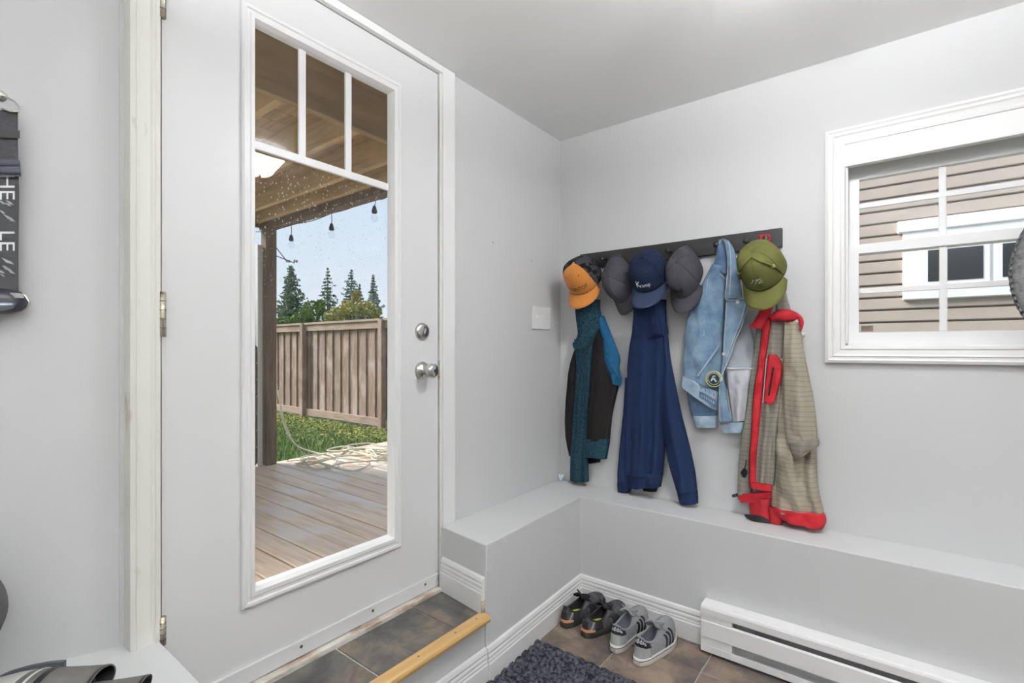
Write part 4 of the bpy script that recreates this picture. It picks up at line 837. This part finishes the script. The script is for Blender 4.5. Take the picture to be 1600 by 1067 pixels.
# body: back plate, top hood with rounded nose, front cover, lower lip
MB().box(HX0 + .004, HX1, -.218, -.2125, Z0, Zt - .004).build('back_plate', M['heater'], ht)
MB().prism([(-.2125, Zt), (-.268, Zt), (-.276, Zt - .003), (-.2795, Zt - .010), (-.2795, Zt - .034), (-.277, Zt - .034), (-.277, Zt - .011), (-.268, Zt - .004), (-.2125, Zt - .004)], 'x', HX0, HX1).build('top_hood', M['heater'], ht)
MB().prism([(-.2795, Zt - .060), (-.274, Zt - .054), (-.271, Zt - .056), (-.277, Zt - .062), (-.2775, Zt - .118), (-.273, Zt - .122), (-.275, Zt - .124), (-.281, Zt - .119)], 'x', HX0 + .002, HX1).build('front_cover', M['heater'], ht)
MB().prism([(-.218, Z0), (-.2785, Z0), (-.2785, Z0 + .026), (-.275, Z0 + .026), (-.275, Z0 + .004), (-.218, Z0 + .004)], 'x', HX0, HX1).build('bottom_lip', M['heater'], ht)
MB().bbox(HX0 - .002, HX0 + .115, -.2775, -.2125, Z0, Zt - .003, .006).build('end_box', M['heater'], ht)
MB().box(HX0 + .115, HX1, -.262, -.222, Zt - .125, Zt - .045).build('element', M['fin'], ht)
src = None
fb = MB().box(0, .0008, -.268, -.22, Zt - .13, Zt - .040); 
for k in range(60):
    Mt = Matrix.Translation((HX0 + .13 + k * .03, 0, 0))
    if src is None: src = fb.build('fin', M['fin'], ht); src.matrix_basis = Mt
    else: inst(src, 'fin', ht, Mt)

# ------------------------------------------------------------------ door mat
mx0, mx1, my0, my1 = .270, 1.05, -1.60, -.603
nxm, nym = 150, 190; V = []
def mat_h(x, y):
    u = (x - mx0) / .052; v = (y - my1) / .044; row = math.floor(v); u += .5 * (row % 2)
    fu = u - math.floor(u) - .5; fv = v - row - .5
    d = max(0, 1 - (fu * fu * 3.6 + fv * fv * 3.6)); ed = min(x - mx0, mx1 - x, my1 - y, y - my0)
    h = .003 + .013 * d ** .6 + .003 * noise.noise((x * 170, y * 170, 0))
    return h * min(1, .45 + ed / .012)
for j in range(nym + 1):
    for i in range(nxm + 1):
        x = mx0 + (mx1 - mx0) * i / nxm; y = my0 + (my1 - my0) * j / nym
        cr_ = .018
        if i in (0, nxm) or j in (0, nym): x += .0018 * noise.noise((x * 40, y * 40, 3)); y += .0018 * noise.noise((x * 40, y * 40, 9))
        if j == nym and i == 0: x += .006; y -= .006
        V.append((x, y, ZF + mat_h(x, y)))
F = [(j * (nxm + 1) + i, j * (nxm + 1) + i + 1, (j + 1) * (nxm + 1) + i + 1, (j + 1) * (nxm + 1) + i) for j in range(nym) for i in range(nxm)]
matm = mat('charcoal mat pile with painted shade', (.070, .074, .092), .97, c2=(.008, .009, .013), vs=75, lo=.40, hi=.62, detail=2, bump=.8, bs=420)  # dark blotches in the pile colour stand in for shade between tufts
dm = thing('door_mat', 'dark blue grey pebbled door mat on the slate floor', 'mat', (.66, -1.1, ZF))
mk('pile', V, F, matm, dm, True)
MB().bbox(mx0 + .002, mx1 - .002, my0 + .002, my1 - .002, ZF + .0005, ZF + .003, .001, 1).build('backing', M['bulb'], dm)

# ------------------------------------------------------------------ shoes
WF = [(0, .034), (.12, .038), (.3, .036), (.48, .038), (.7, .049), (.86, .048), (1, .040)]
def shoe(label, loc, rot, L, side, style, group):
    Mw = Matrix.Translation(loc) @ Matrix.Rotation(rot, 4, 'Z')
    t = thing('trail_shoe' if style == 'trail' else 'sneaker', label, 'shoe', mat4=Mw, group=group)
    def outline(ph, k=1.0):
        l = (1 - cos(ph)) / 2; wv = interp(WF, l) * abs(sin(ph)) ** .62 * k; y = wv * (1 if sin(ph) >= 0 else -1)
        y += side * .010 * max(0, (l - .45)) / .55 - side * .004 * sin(pi * l)
        return Vector((L * (l * (1 + .0) - .5 * (k - 1) + (k - 1) * l), y, 0))
    zs = .026
    tall = .018 if style != 'trail' else .002
    def up(ph, s, off=0.0):
        l = (1 - cos(ph)) / 2; o = outline(ph)
        c = Vector((.014 + .120 * l, .0275 * sin(ph) * (1 if style != 'trail' else 1.02), .070 + tall + .013 * cos(2 * ph) + .012 * (l - .5) + (.006 if l < .06 else 0)))
        px = 1.15 + 1.5 * l; pz = 1.25 + 1.15 * l; fx = s ** px; fz = 1 - (1 - s) ** pz
        p = Vector((o.x + (c.x - o.x) * fx, o.y + (c.y - o.y) * (s ** (1.5 + .2 * l)), zs + (c.z - zs) * fz))
        if off:
            e = .004; a_ = up(ph + e, s) - up(ph - e, s); b_ = up(ph, min(1, s + e)) - up(ph, max(0, s - e)); n_ = b_.cross(a_)
            if n_.length > 1e-12: p += n_.normalized() * off
        return p
    n = 64; m = 16; V = []
    for j in range(m + 1): V += [up(2 * pi * i / n, j / m) for i in range(n)]
    F = [(j * n + i, j * n + (i + 1) % n, (j + 1) * n + (i + 1) % n, (j + 1) * n + i) for j in range(m) for i in range(n)]
    C = SH[style]
    mk('upper', V, F, C['upper'], t, True)
    # rolled collar and lining
    col = [up(2 * pi * i / n, 1) for i in range(n)]
    MB().tube(col, .0042 if style != 'trail' else .0036, 7, True).build('collar', C['collar'], t, True)
    V = []; cc = Vector((.072, 0, 0))
    for f, z in ((.96, 0), (1.02, -.015), (1.04, -.03), (.95, -.042)): V += [Vector((cc.x + (p.x - cc.x) * f, p.y * f, p.z + z if z > -.04 else .032)) for p in col]
    F = [(j * n + i, j * n + (i + 1) % n, (j + 1) * n + (i + 1) % n, (j + 1) * n + i) for j in range(3) for i in range(n)]
    mk('lining', V, F, C['lining'], t, True)
    V = [Vector((cc.x + (p.x - cc.x) * .98, p.y * .97, .0335)) for p in col]; mk('insole', V + [cc + Vector((0, 0, .0335))], [(i, (i + 1) % n, n) for i in range(n)], C['insole'], t)
    # sole
    V = []; lev = C['sole_prof']
    for k, z in lev: V += [outline(2 * pi * i / n, k) + Vector((0, 0, z + (.006 * max(0, ((1 - cos(2 * pi * i / n)) / 2 - .8) / .2) if z < .004 else 0))) for i in range(n)]
    F = [(j * n + i, j * n + (i + 1) % n, (j + 1) * n + (i + 1) % n, (j + 1) * n + i) for j in range(len(lev) - 1) for i in range(n)] + [tuple(range(n)), tuple(range((len(lev) - 1) * n, len(lev) * n))]
    so = mk('sole', V, F, C['sole'], t, True)
    def patch(nm, p0, p1, s0, s1, m_, off=.0016, nn=14, mm=8, taper=None):
        V = []
        for i in range(nn + 1):
            for j in range(mm + 1):
                f = i / nn; g_ = j / mm; a0, a1, b0, b1 = p0, p1, s0, s1
                if taper: a0, a1 = p0 + taper * g_, p1 + taper * g_
                V.append(up(a0 + (a1 - a0) * f, b0 + (b1 - b0) * g_, off))
        F = [(i * (mm + 1) + j, (i + 1) * (mm + 1) + j, (i + 1) * (mm + 1) + j + 1, i * (mm + 1) + j + 1) for i in range(nn) for j in range(mm)]
        o = mk(nm, V, F, m_, t, True); solid(o, .002); return o
    # tongue
    V = []; nu_, nv_ = 10, 12
    for j in range(nv_ + 1):
        f = j / nv_; x = .165 - .062 * f; z = .062 + (.050 + tall) * f + .006 * sin(pi * f); w_ = .017 + .009 * f
        for i in range(nu_ + 1):
            u = i / nu_ * 2 - 1; V.append((x + .010 * u * u * (-1 if f > .6 else 0), u * w_, z - .012 * u * u))
    F = [(j * (nu_ + 1) + i, j * (nu_ + 1) + i + 1, (j + 1) * (nu_ + 1) + i + 1, (j + 1) * (nu_ + 1) + i) for j in range(nv_) for i in range(nu_)]
    tg = mk('tongue', V, F, C['tongue'], t, True); solid(tg, .007)
    # laces over the vamp
    lc = MB()
    for k in range(5):
        x = .120 + .016 * k; z = .094 + tall - (.0056 + tall * .22) * k
        lc.tube([(x, -.021, z - .006), (x + .003, -.010, z + .001), (x + .004, 0, z + .003), (x + .003, .010, z + .001), (x, .021, z - .006)], .0026, 6)
        if k < 4: lc.tube([(x, -.020, z - .004), (x + .009, 0, z + .003), (x + .016, .020, z - .010)], .0024, 6)
    lc.build('laces', C['lace'], t, True)
    kx, kz_ = .118, .098 + tall
    for sg in (-1, 1):
        lp = [Vector((kx, 0, kz_)), Vector((kx - .004, sg * .016, kz_ + .014)), Vector((kx + .012, sg * .034, kz_ + .010)), Vector((kx + .020, sg * .026, kz_ - .004)), Vector((kx + .004, sg * .006, kz_))]
        MB().tube(spline(lp, 18), .0024, 6).build('lace_loop', C['lace'], t, True)
        MB().tube(spline([Vector((kx, 0, kz_)), Vector((kx + .014, sg * .018, kz_ - .002)), Vector((kx + .03, sg * .034, kz_ - .026))], 12), .0022, 6).build('lace_end', C['lace'], t, True)
    if style == 'sneaker':
        tab = patch('heel_tab', -.95, .95, .50, .97, C['tab'])
        V, F = text_mesh('adidas', .0185)
        W_ = []
        for v in V:
            W_.append(up(-v.x / .046 - .16, .76 + v.y / .052, .0034))
        mk('lettering', W_, F, Cwhite, tab)
        for sgn in (1, -1):
            for k in range(3):
                c_ = 1.60 + .17 * k
                patch('side_stripe', sgn * (c_ - .045), sgn * (c_ + .045), .06, .74 - .03 * k, C['tab'], .0012, 4, 8, sgn * .30)
        patch('heel_counter', -.9, .9, .02, .48, C['heel'], .0008)
        MB().tube([outline(2 * pi * i / n, 1.065) + Vector((0, 0, .0215)) for i in range(n)], .0011, 5, True).build('sole_line', C['tab'], so)
    else:
        patch('heel_patch', -.35, .35, .12, .62, C['tab'])
        for sgn in (1, -1):
            patch('side_overlay', sgn * .75, sgn * 1.15, .05, .8, C['tab'], .001, 6, 8, sgn * .2)
            patch('side_overlay', sgn * 1.6, sgn * 1.9, .05, .85, C['tab'], .001, 6, 8, sgn * .25)
            patch('trim_line', sgn * .45, sgn * .55, .05, .75, C['line'], .0015, 4, 8, sgn * .3)
        patch('toe_cap', pi - .8, pi + .8, .0, .30, C['tab'], .0012)
        patch('outsole_wrap', -.75, .75, -.0, .14, C['rub'], .0035)
        patch('pull_tab', -.14, .14, .75, 1.0, C['tab'], .003, 6, 5)
    return t
SH = {
 'sneaker': dict(upper=mat('grey mesh', (.24, .245, .255), .9, var=.18, vs=120, bump=.3, bs=300), collar=mat('grey collar', (.20, .205, .23), .9, bump=.2, bs=300), lining=mat('grey lining', (.15, .155, .18), .95), insole=mat('dark insole', (.03, .03, .035), .9),
    sole=mat('off white rubber', (.72, .70, .66), .6, var=.08, vs=30), sole_prof=[(1.02, 0), (1.055, .003), (1.06, .018), (1.055, .028), (1.0, .030)], tongue=mat('grey tongue', (.22, .225, .24), .9), lace=mat('grey lace', (.30, .305, .32), .9), tab=mat('black suede', (.015, .015, .018), .8), heel=mat('light grey mesh', (.30, .305, .31), .9, bump=.3, bs=350)),
 'trail': dict(upper=mat('dark grey mesh', (.028, .030, .033), .9, c2=(.055, .057, .06), vs=40, lo=.45, hi=.6, bump=.4, bs=240), collar=mat('black collar', (.012, .012, .013), .9), lining=mat('black lining', (.008, .008, .009), .95), insole=mat('lime insole', (.55, .56, .06), .8),
    sole=mat('black outsole', (.022, .021, .020), .8), sole_prof=[(1.0, 0), (1.03, .004), (1.04, .016), (1.03, .026), (.99, .029)], tongue=mat('black tongue', (.018, .018, .02), .9), lace=mat('black lace', (.02, .02, .022), .8), tab=mat('black overlay', (.013, .013, .015), .6), line=mat('steel grey line', (.22, .23, .24), .6), rub=mat('orange tan rubber', (.42, .19, .09), .7))}
PI2 = pi / 2
shoe('black and grey trail shoe nearest the corner of the baseboards', (.302, -.462, ZF), PI2 - R(12), .255, -1, 'trail', 'trail shoes')
shoe('black and grey trail shoe beside the grey sneakers', (.408, -.470, ZF), PI2 - R(15), .255, 1, 'trail', 'trail shoes')
shoe('light grey sneaker with black stripes between a trail shoe and its mate', (.553, -.486, ZF), PI2 - R(2), .255, -1, 'sneaker', 'grey sneakers')
shoe('light grey sneaker with black stripes, rightmost shoe near the heater', (.657, -.506, ZF), PI2 - R(9), .268, 1, 'sneaker', 'grey sneakers')

# ------------------------------------------------------------------ left edge: boots, ball, goggles
bootg = mat('grey boot nylon', (.10, .096, .088), .95, var=.2, vs=20, bump=.2, bs=150); bootl = mat('pale boot toe', (.46, .46, .43), .8, var=.1, vs=10)
def boot(label, loc, rot, zs_):
    Mw = Matrix.Translation(loc) @ Matrix.Rotation(rot, 4, 'Z') @ Matrix.Diagonal((.66, .66, zs_, 1))
    t = thing('winter_boot', label, 'boot', mat4=Mw, group='grey boots lying on the ledge')
    # boot lies on its side, toe at +x, shaft opening at x = 0
    ST = [(0, .052, .062), (.06, .050, .060), (.12, .050, .060), (.17, .050, .066), (.21, .046, .072), (.26, .042, .066), (.30, .036, .052), (.33, .024, .032), (.342, .006, .01)]
    n = 24
    def rings(a, b, k=1.0, dx=0):
        V = []; xs = [a + (b - a) * i / 10 for i in range(11)]
        for x in xs:
            hz = interp([(s[0], s[1]) for s in ST], x) * k; hy = interp([(s[0], s[2]) for s in ST], x) * k; yc = .018 * max(0, (x - .15) / .15)
            V += [Vector((x + dx, yc + hy * cos(2 * pi * i / n), .054 + hz * sin(2 * pi * i / n))) for i in range(n)]
        F = [(j * n + i, j * n + (i + 1) % n, (j + 1) * n + (i + 1) % n, (j + 1) * n + i) for j in range(10) for i in range(n)]
        return V, F
    for nm, a, b, m_, k in (('shaft', 0.0, .15, bootg, 1.0), ('ankle_band', .145, .165, blk, 1.02), ('instep', .16, .225, bootg, .97), ('toe_cap', .22, .30, bootl, 1.0), ('toe_tip', .295, .342, bootg, 1.0)):
        V, F = rings(a, b, k); o = mk(nm, V, F, m_, t, True); solid(o, .004)
    for x, nm in ((.006, 'cuff_trim'), (.192, 'side_seam')):
        V, F = rings(x - .004, x + .004, 1.03); solid(mk(nm, V, F, blk if nm == 'cuff_trim' else Csilver, t, True), .003)
    V, F = rings(.0, .14, .93); mk('lining', V, F, blk, t, True)
    V = [Vector((x, .018 * max(0, (x - .15) / .15) - interp([(s[0], s[2]) for s in ST], x) * 1.02 - q_, .054 + s_ * interp([(s[0], s[1]) for s in ST], x) * .8)) for x in [.16 + .18 * i / 12 for i in range(13)] for q_ in (0, .012) for s_ in (-1, 1)]
    F = []
    for i in range(12):
        a = i * 4; b = a + 4; F += [(a, a + 1, b + 1, b), (a + 2, b + 2, b + 3, a + 3), (a, b, b + 2, a + 2), (a + 1, a + 3, b + 3, b + 1)]
    F += [(0, 2, 3, 1), (48, 49, 51, 50)]; mk('sole', V, F, M['bulb'], t)
    return t
ZL2 = ZL - .006
boot('grey winter boot with a pale toe lying on the ledge against the left wall', (.150, -1.985, ZL2), R(-138), .52)
boot('grey winter boot with a black cuff lying in front of the pale toed one', (.225, -1.935, ZL2), R(-128), .34)
def wl(px, py, out=.0):        # point on the angled left wall, shifted out of it
    n_ = Vector((2.8, -1.08, 0)).normalized(); d = ray(px, py); p0 = Vector((-.03, -1.90, 0)) + n_ * out
    return CAM + d * ((p0 - CAM).dot(n_) / d.dot(n_))
HR = .108; bc = wl(-126, 978, HR + .012)
hm = thing('helmet', 'dark grey rounded helmet hanging low on the wall, cut off by the left picture edge', 'helmet', (bc.x, bc.y, bc.z - HR))
V = []; n = 40; m_ = 22
for j in range(m_ + 1):
    ph = -pi * .36 + pi * .86 * j / m_
    for i in range(n):
        th = 2 * pi * i / n; rr = HR * (1 - .012 * (1 if (i % 8 == 0 and j > 8) else 0))
        V.append(bc + Vector((cos(ph) * cos(th) * rr, cos(ph) * sin(th) * rr * 1.06, sin(ph) * rr)))
F = [(j * n + i, j * n + (i + 1) % n, (j + 1) * n + (i + 1) % n, (j + 1) * n + i) for j in range(m_) for i in range(n)]
solid(mk('shell', V, F, mat('dark grey shell', (.075, .075, .08), .6, bump=.3, bs=150), hm, True), .006)
zr = bc.z + HR * sin(-pi * .36); rr = HR * cos(-pi * .36)
MB().tube([(bc.x + rr * cos(2 * pi * k / 32), bc.y + rr * 1.06 * sin(2 * pi * k / 32), zr) for k in range(32)], .006, 8, True).build('rim', blk, hm, True)
MB().tube([bc + Vector((0, HR * .7, HR * .6)), wl(-126, 872, .02), wl(-126, 850, .016), wl(-132, 872, .02), bc + Vector((0, -HR * .7, HR * .6))], .005, 6).build('strap', blk, hm, True)
MB().lathe([(0, -.002), (.009, -.002), (.007, .012), (.007, .026), (.012, .03), (0, .032)], 12, Matrix.Translation(wl(-127, 854, 0)) @ Vector((2.8, -1.08, 0)).to_track_quat('Z', 'Y').to_matrix().to_4x4()).build('hanging_peg', M['chrome'], hm, True)
# goggles hanging by their strap from a wall hook
hk = thing('wall_hook', 'chrome wall hook holding the goggles at the left picture edge', 'hook', wl(8, 172, 0))
a0 = wl(6, 150, .003); 
MB().tube([wl(2, 150, .004), wl(10, 152, .014), wl(22, 158, .022), wl(30, 167, .028), wl(28, 174, .034), wl(16, 174, .036), wl(2, 169, .034)], .0022, 8).build('wire', M['chrome'], hk, True)
MB().lathe([(0, 0), (.012, 0), (.012, .003), (.004, .005), (0, .005)], 16, Matrix.Translation(wl(0, 150, 0)) @ Vector((2.8, -1.08, 0)).to_track_quat('Z', 'Y').to_matrix().to_4x4()).build('base', M['chrome'], hk, True)
gg = thing('goggles', 'dark ski goggles hanging by a lettered strap at the left picture edge', 'goggles', wl(5, 470, .03))
strapm = mat('charcoal strap', (.035, .035, .038), .8, bump=.3, bs=200)
def slab(nm, pts, o0, o1, m_, parent):
    A = [wl(x, y, o1) for x, y in pts]; B = [wl(x, y, o0) for x, y in pts]; n = len(pts)
    return mk(nm, A + B, [tuple(range(n)), tuple(range(2 * n - 1, n - 1, -1))] + [(i, (i + 1) % n, n + (i + 1) % n, n + i) for i in range(n)], m_, parent)
st = slab('strap', [(-38, 172), (28, 172), (28, 220), (30, 300), (29, 380), (29, 458), (-38, 458)], .026, .030, strapm, gg)
slab('buckle', [(-40, 246), (31, 251), (33, 276), (-40, 272)], .029, .038, mat('navy buckle', (.02, .022, .04), .3), st)
for y in (253, 266): slab('buckle_bar', [(-40, y), (31, y + 3), (31, y + 6), (-40, y + 3)], .037, .041, blk, st)
slab('adjuster', [(-38, 200), (31, 204), (31, 216), (-38, 214)], .029, .035, blk, st)
def strap_text(body, cx_, cy_, sz):
    V, F = text_mesh(body, sz); mk('lettering', [wl(cx_ - v.x * .0 + v.y * -1.0 * -1, cy_ + v.x, .0305) for v in V], F, Cwhite, st)
strap_text('HE', 10, 292, 34); strap_text('LE', 10, 376, 34)
feather = mat('grey print', (.30, .31, .33), .7)
rf = random.Random(4)
for yb, n in ((325, 9), (415, 11)):
    for k in range(n):
        x = rf.uniform(-6, 10); y = yb + rf.uniform(-16, 18); l = rf.uniform(9, 17)
        slab('printed_feather', [(x, y), (x + l * .6, y + l * .25), (x + l, y + l * .62), (x + l * .5, y + l * .5)], .0295, .0304, feather, st)
def blob(nm, pts, o0, o1, m_, parent):
    """pillowy frame piece from an outline"""
    c = Vector((sum(p[0] for p in pts) / len(pts), sum(p[1] for p in pts) / len(pts))); V = []; n = len(pts); L = 6
    for j in range(L + 1):
        f = j / L; k = (1 - f ** 2.2); o = o0 + (o1 - o0) * (f ** .6)
        kk = .45 + .55 * max(0, 1 - f ** 3)
        V += [wl(c.x + (p[0] - c.x) * kk, c.y + (p[1] - c.y) * kk, o) for p in pts]
    F = [(j * n + i, j * n + (i + 1) % n, (j + 1) * n + (i + 1) % n, (j + 1) * n + i) for j in range(L) for i in range(n)] + [tuple(range(n)), tuple(range(L * n, (L + 1) * n))]
    return mk(nm, V, F, m_, parent, True)
blob('frame', [(-90, 440), (-40, 444), (20, 452), (33, 456), (40, 464), (44, 472), (42, 480), (34, 486), (18, 490), (-10, 492), (-60, 490), (-90, 480)], .004, .05, mat('black goggle frame', (.02, .02, .025), .35), gg)
blob('lens', [(-85, 468), (-20, 470), (10, 470), (27, 473), (22, 482), (6, 486), (-40, 486), (-80, 482)], .03, .062, mat('mirror grey lens', (.20, .22, .26), .08, .6), gg)
slab('side_clip', [(16, 457), (36, 459), (38, 466), (16, 465)], .036, .046, mat('grey clip', (.30, .30, .29), .4), gg)
seam_p = [wl(x, y, .02) for x, y in ((36, 459), (42, 467), (44.5, 473), (41, 481), (33, 487))]
MB().tube(spline(seam_p, 16), .003, 6).build('frame_rim', M['chrome'], gg, True)

# ------------------------------------------------------------------ right edge: bicycle wheel in front of the window
WC = Vector((1.993, -.18, 1.178)); WR = .30; wn_ = (CAM - WC); wn_.z = 0; wn_ = Vector((-.35, -.94, 0)).normalized()
Mw = Matrix.Translation(WC) @ wn_.to_track_quat('Z', 'Y').to_matrix().to_4x4()
bw = thing('bicycle_wheel', 'knobbly grey bicycle tyre before the window at the right picture edge', 'wheel', mat4=Mw)
tyre = mat('dusty tyre rubber', (.17, .17, .172), .9, c2=(.085, .085, .088), vs=60)
ring = lambda r, z=0, n=72: [Vector((r * cos(2 * pi * k / n), r * sin(2 * pi * k / n), z)) for k in range(n)]
MB().tube(ring(WR - .027), .025, 14, True).build('tyre', tyre, bw, True)
kb = MB().bbox(-.006, .006, -.0045, .0045, 0, .0065, .0015, 1); src = None
ty = bw.children[0]
for k in range(96):
    for q_ in range(3):
        th = 2 * pi * (k + .5 * (q_ % 2)) / 96; al = (-.62, 0, .62)[q_]
        c = Vector(((WR - .027) * cos(th), (WR - .027) * sin(th), 0)); d = Vector((cos(th) * cos(al), sin(th) * cos(al), sin(al)))
        Mt = Matrix.Translation(c + d * .0235) @ d.to_track_quat('Z', 'Y').to_matrix().to_4x4()
        if src is None: src = kb.build('knob', tyre, ty); src.matrix_basis = Mt
        else: inst(src, 'knob', ty, Mt)
MB().tube(ring(WR - .058), .011, 10, True).build('rim', blk, bw, True)
MB().lathe([(0, -.05), (.008, -.05), (.008, -.03), (.024, -.03), (.024, -.026), (.012, -.02), (.012, .02), (.024, .026), (.024, .03), (.008, .03), (.008, .05), (0, .05)], 20).build('hub', M['chrome'], bw, True)
for k in range(28):
    th = 2 * pi * k / 28; t2 = th + (.5 if k % 4 < 2 else -.5); z = .028 if k % 2 else -.028
    MB().tube([(.023 * cos(t2), .023 * sin(t2), z), ((WR - .062) * cos(th), (WR - .062) * sin(th), 0)], .001, 4).build('spoke', M['chrome'], bw)
# rope loop from ceiling hook that the wheel hangs by
topw = WC + Vector((0, 0, WR - .07))
hb = thing('ceiling_hook', 'black ceiling hook that carries the bicycle wheel', 'hook', (topw.x, topw.y, ZC))
MB().lathe([(0, 0), (.02, 0), (.02, -.006), (.006, -.01), (0, -.01)], 16, Matrix.Translation((topw.x, topw.y, ZC))).build('plate', blk, hb, True)
zz = topw.z
MB().tube([(topw.x, topw.y, ZC - .006), (topw.x, topw.y, zz + .10), (topw.x + .004, topw.y - .03, zz + .06), (topw.x + .004, topw.y - .035, zz + .02), (topw.x, topw.y - .0, zz - .004 + .0), (topw.x - .004, topw.y + .035, zz + .02), (topw.x - .004, topw.y + .035, zz + .045)], .004, 8).build('rod', blk, hb, True)
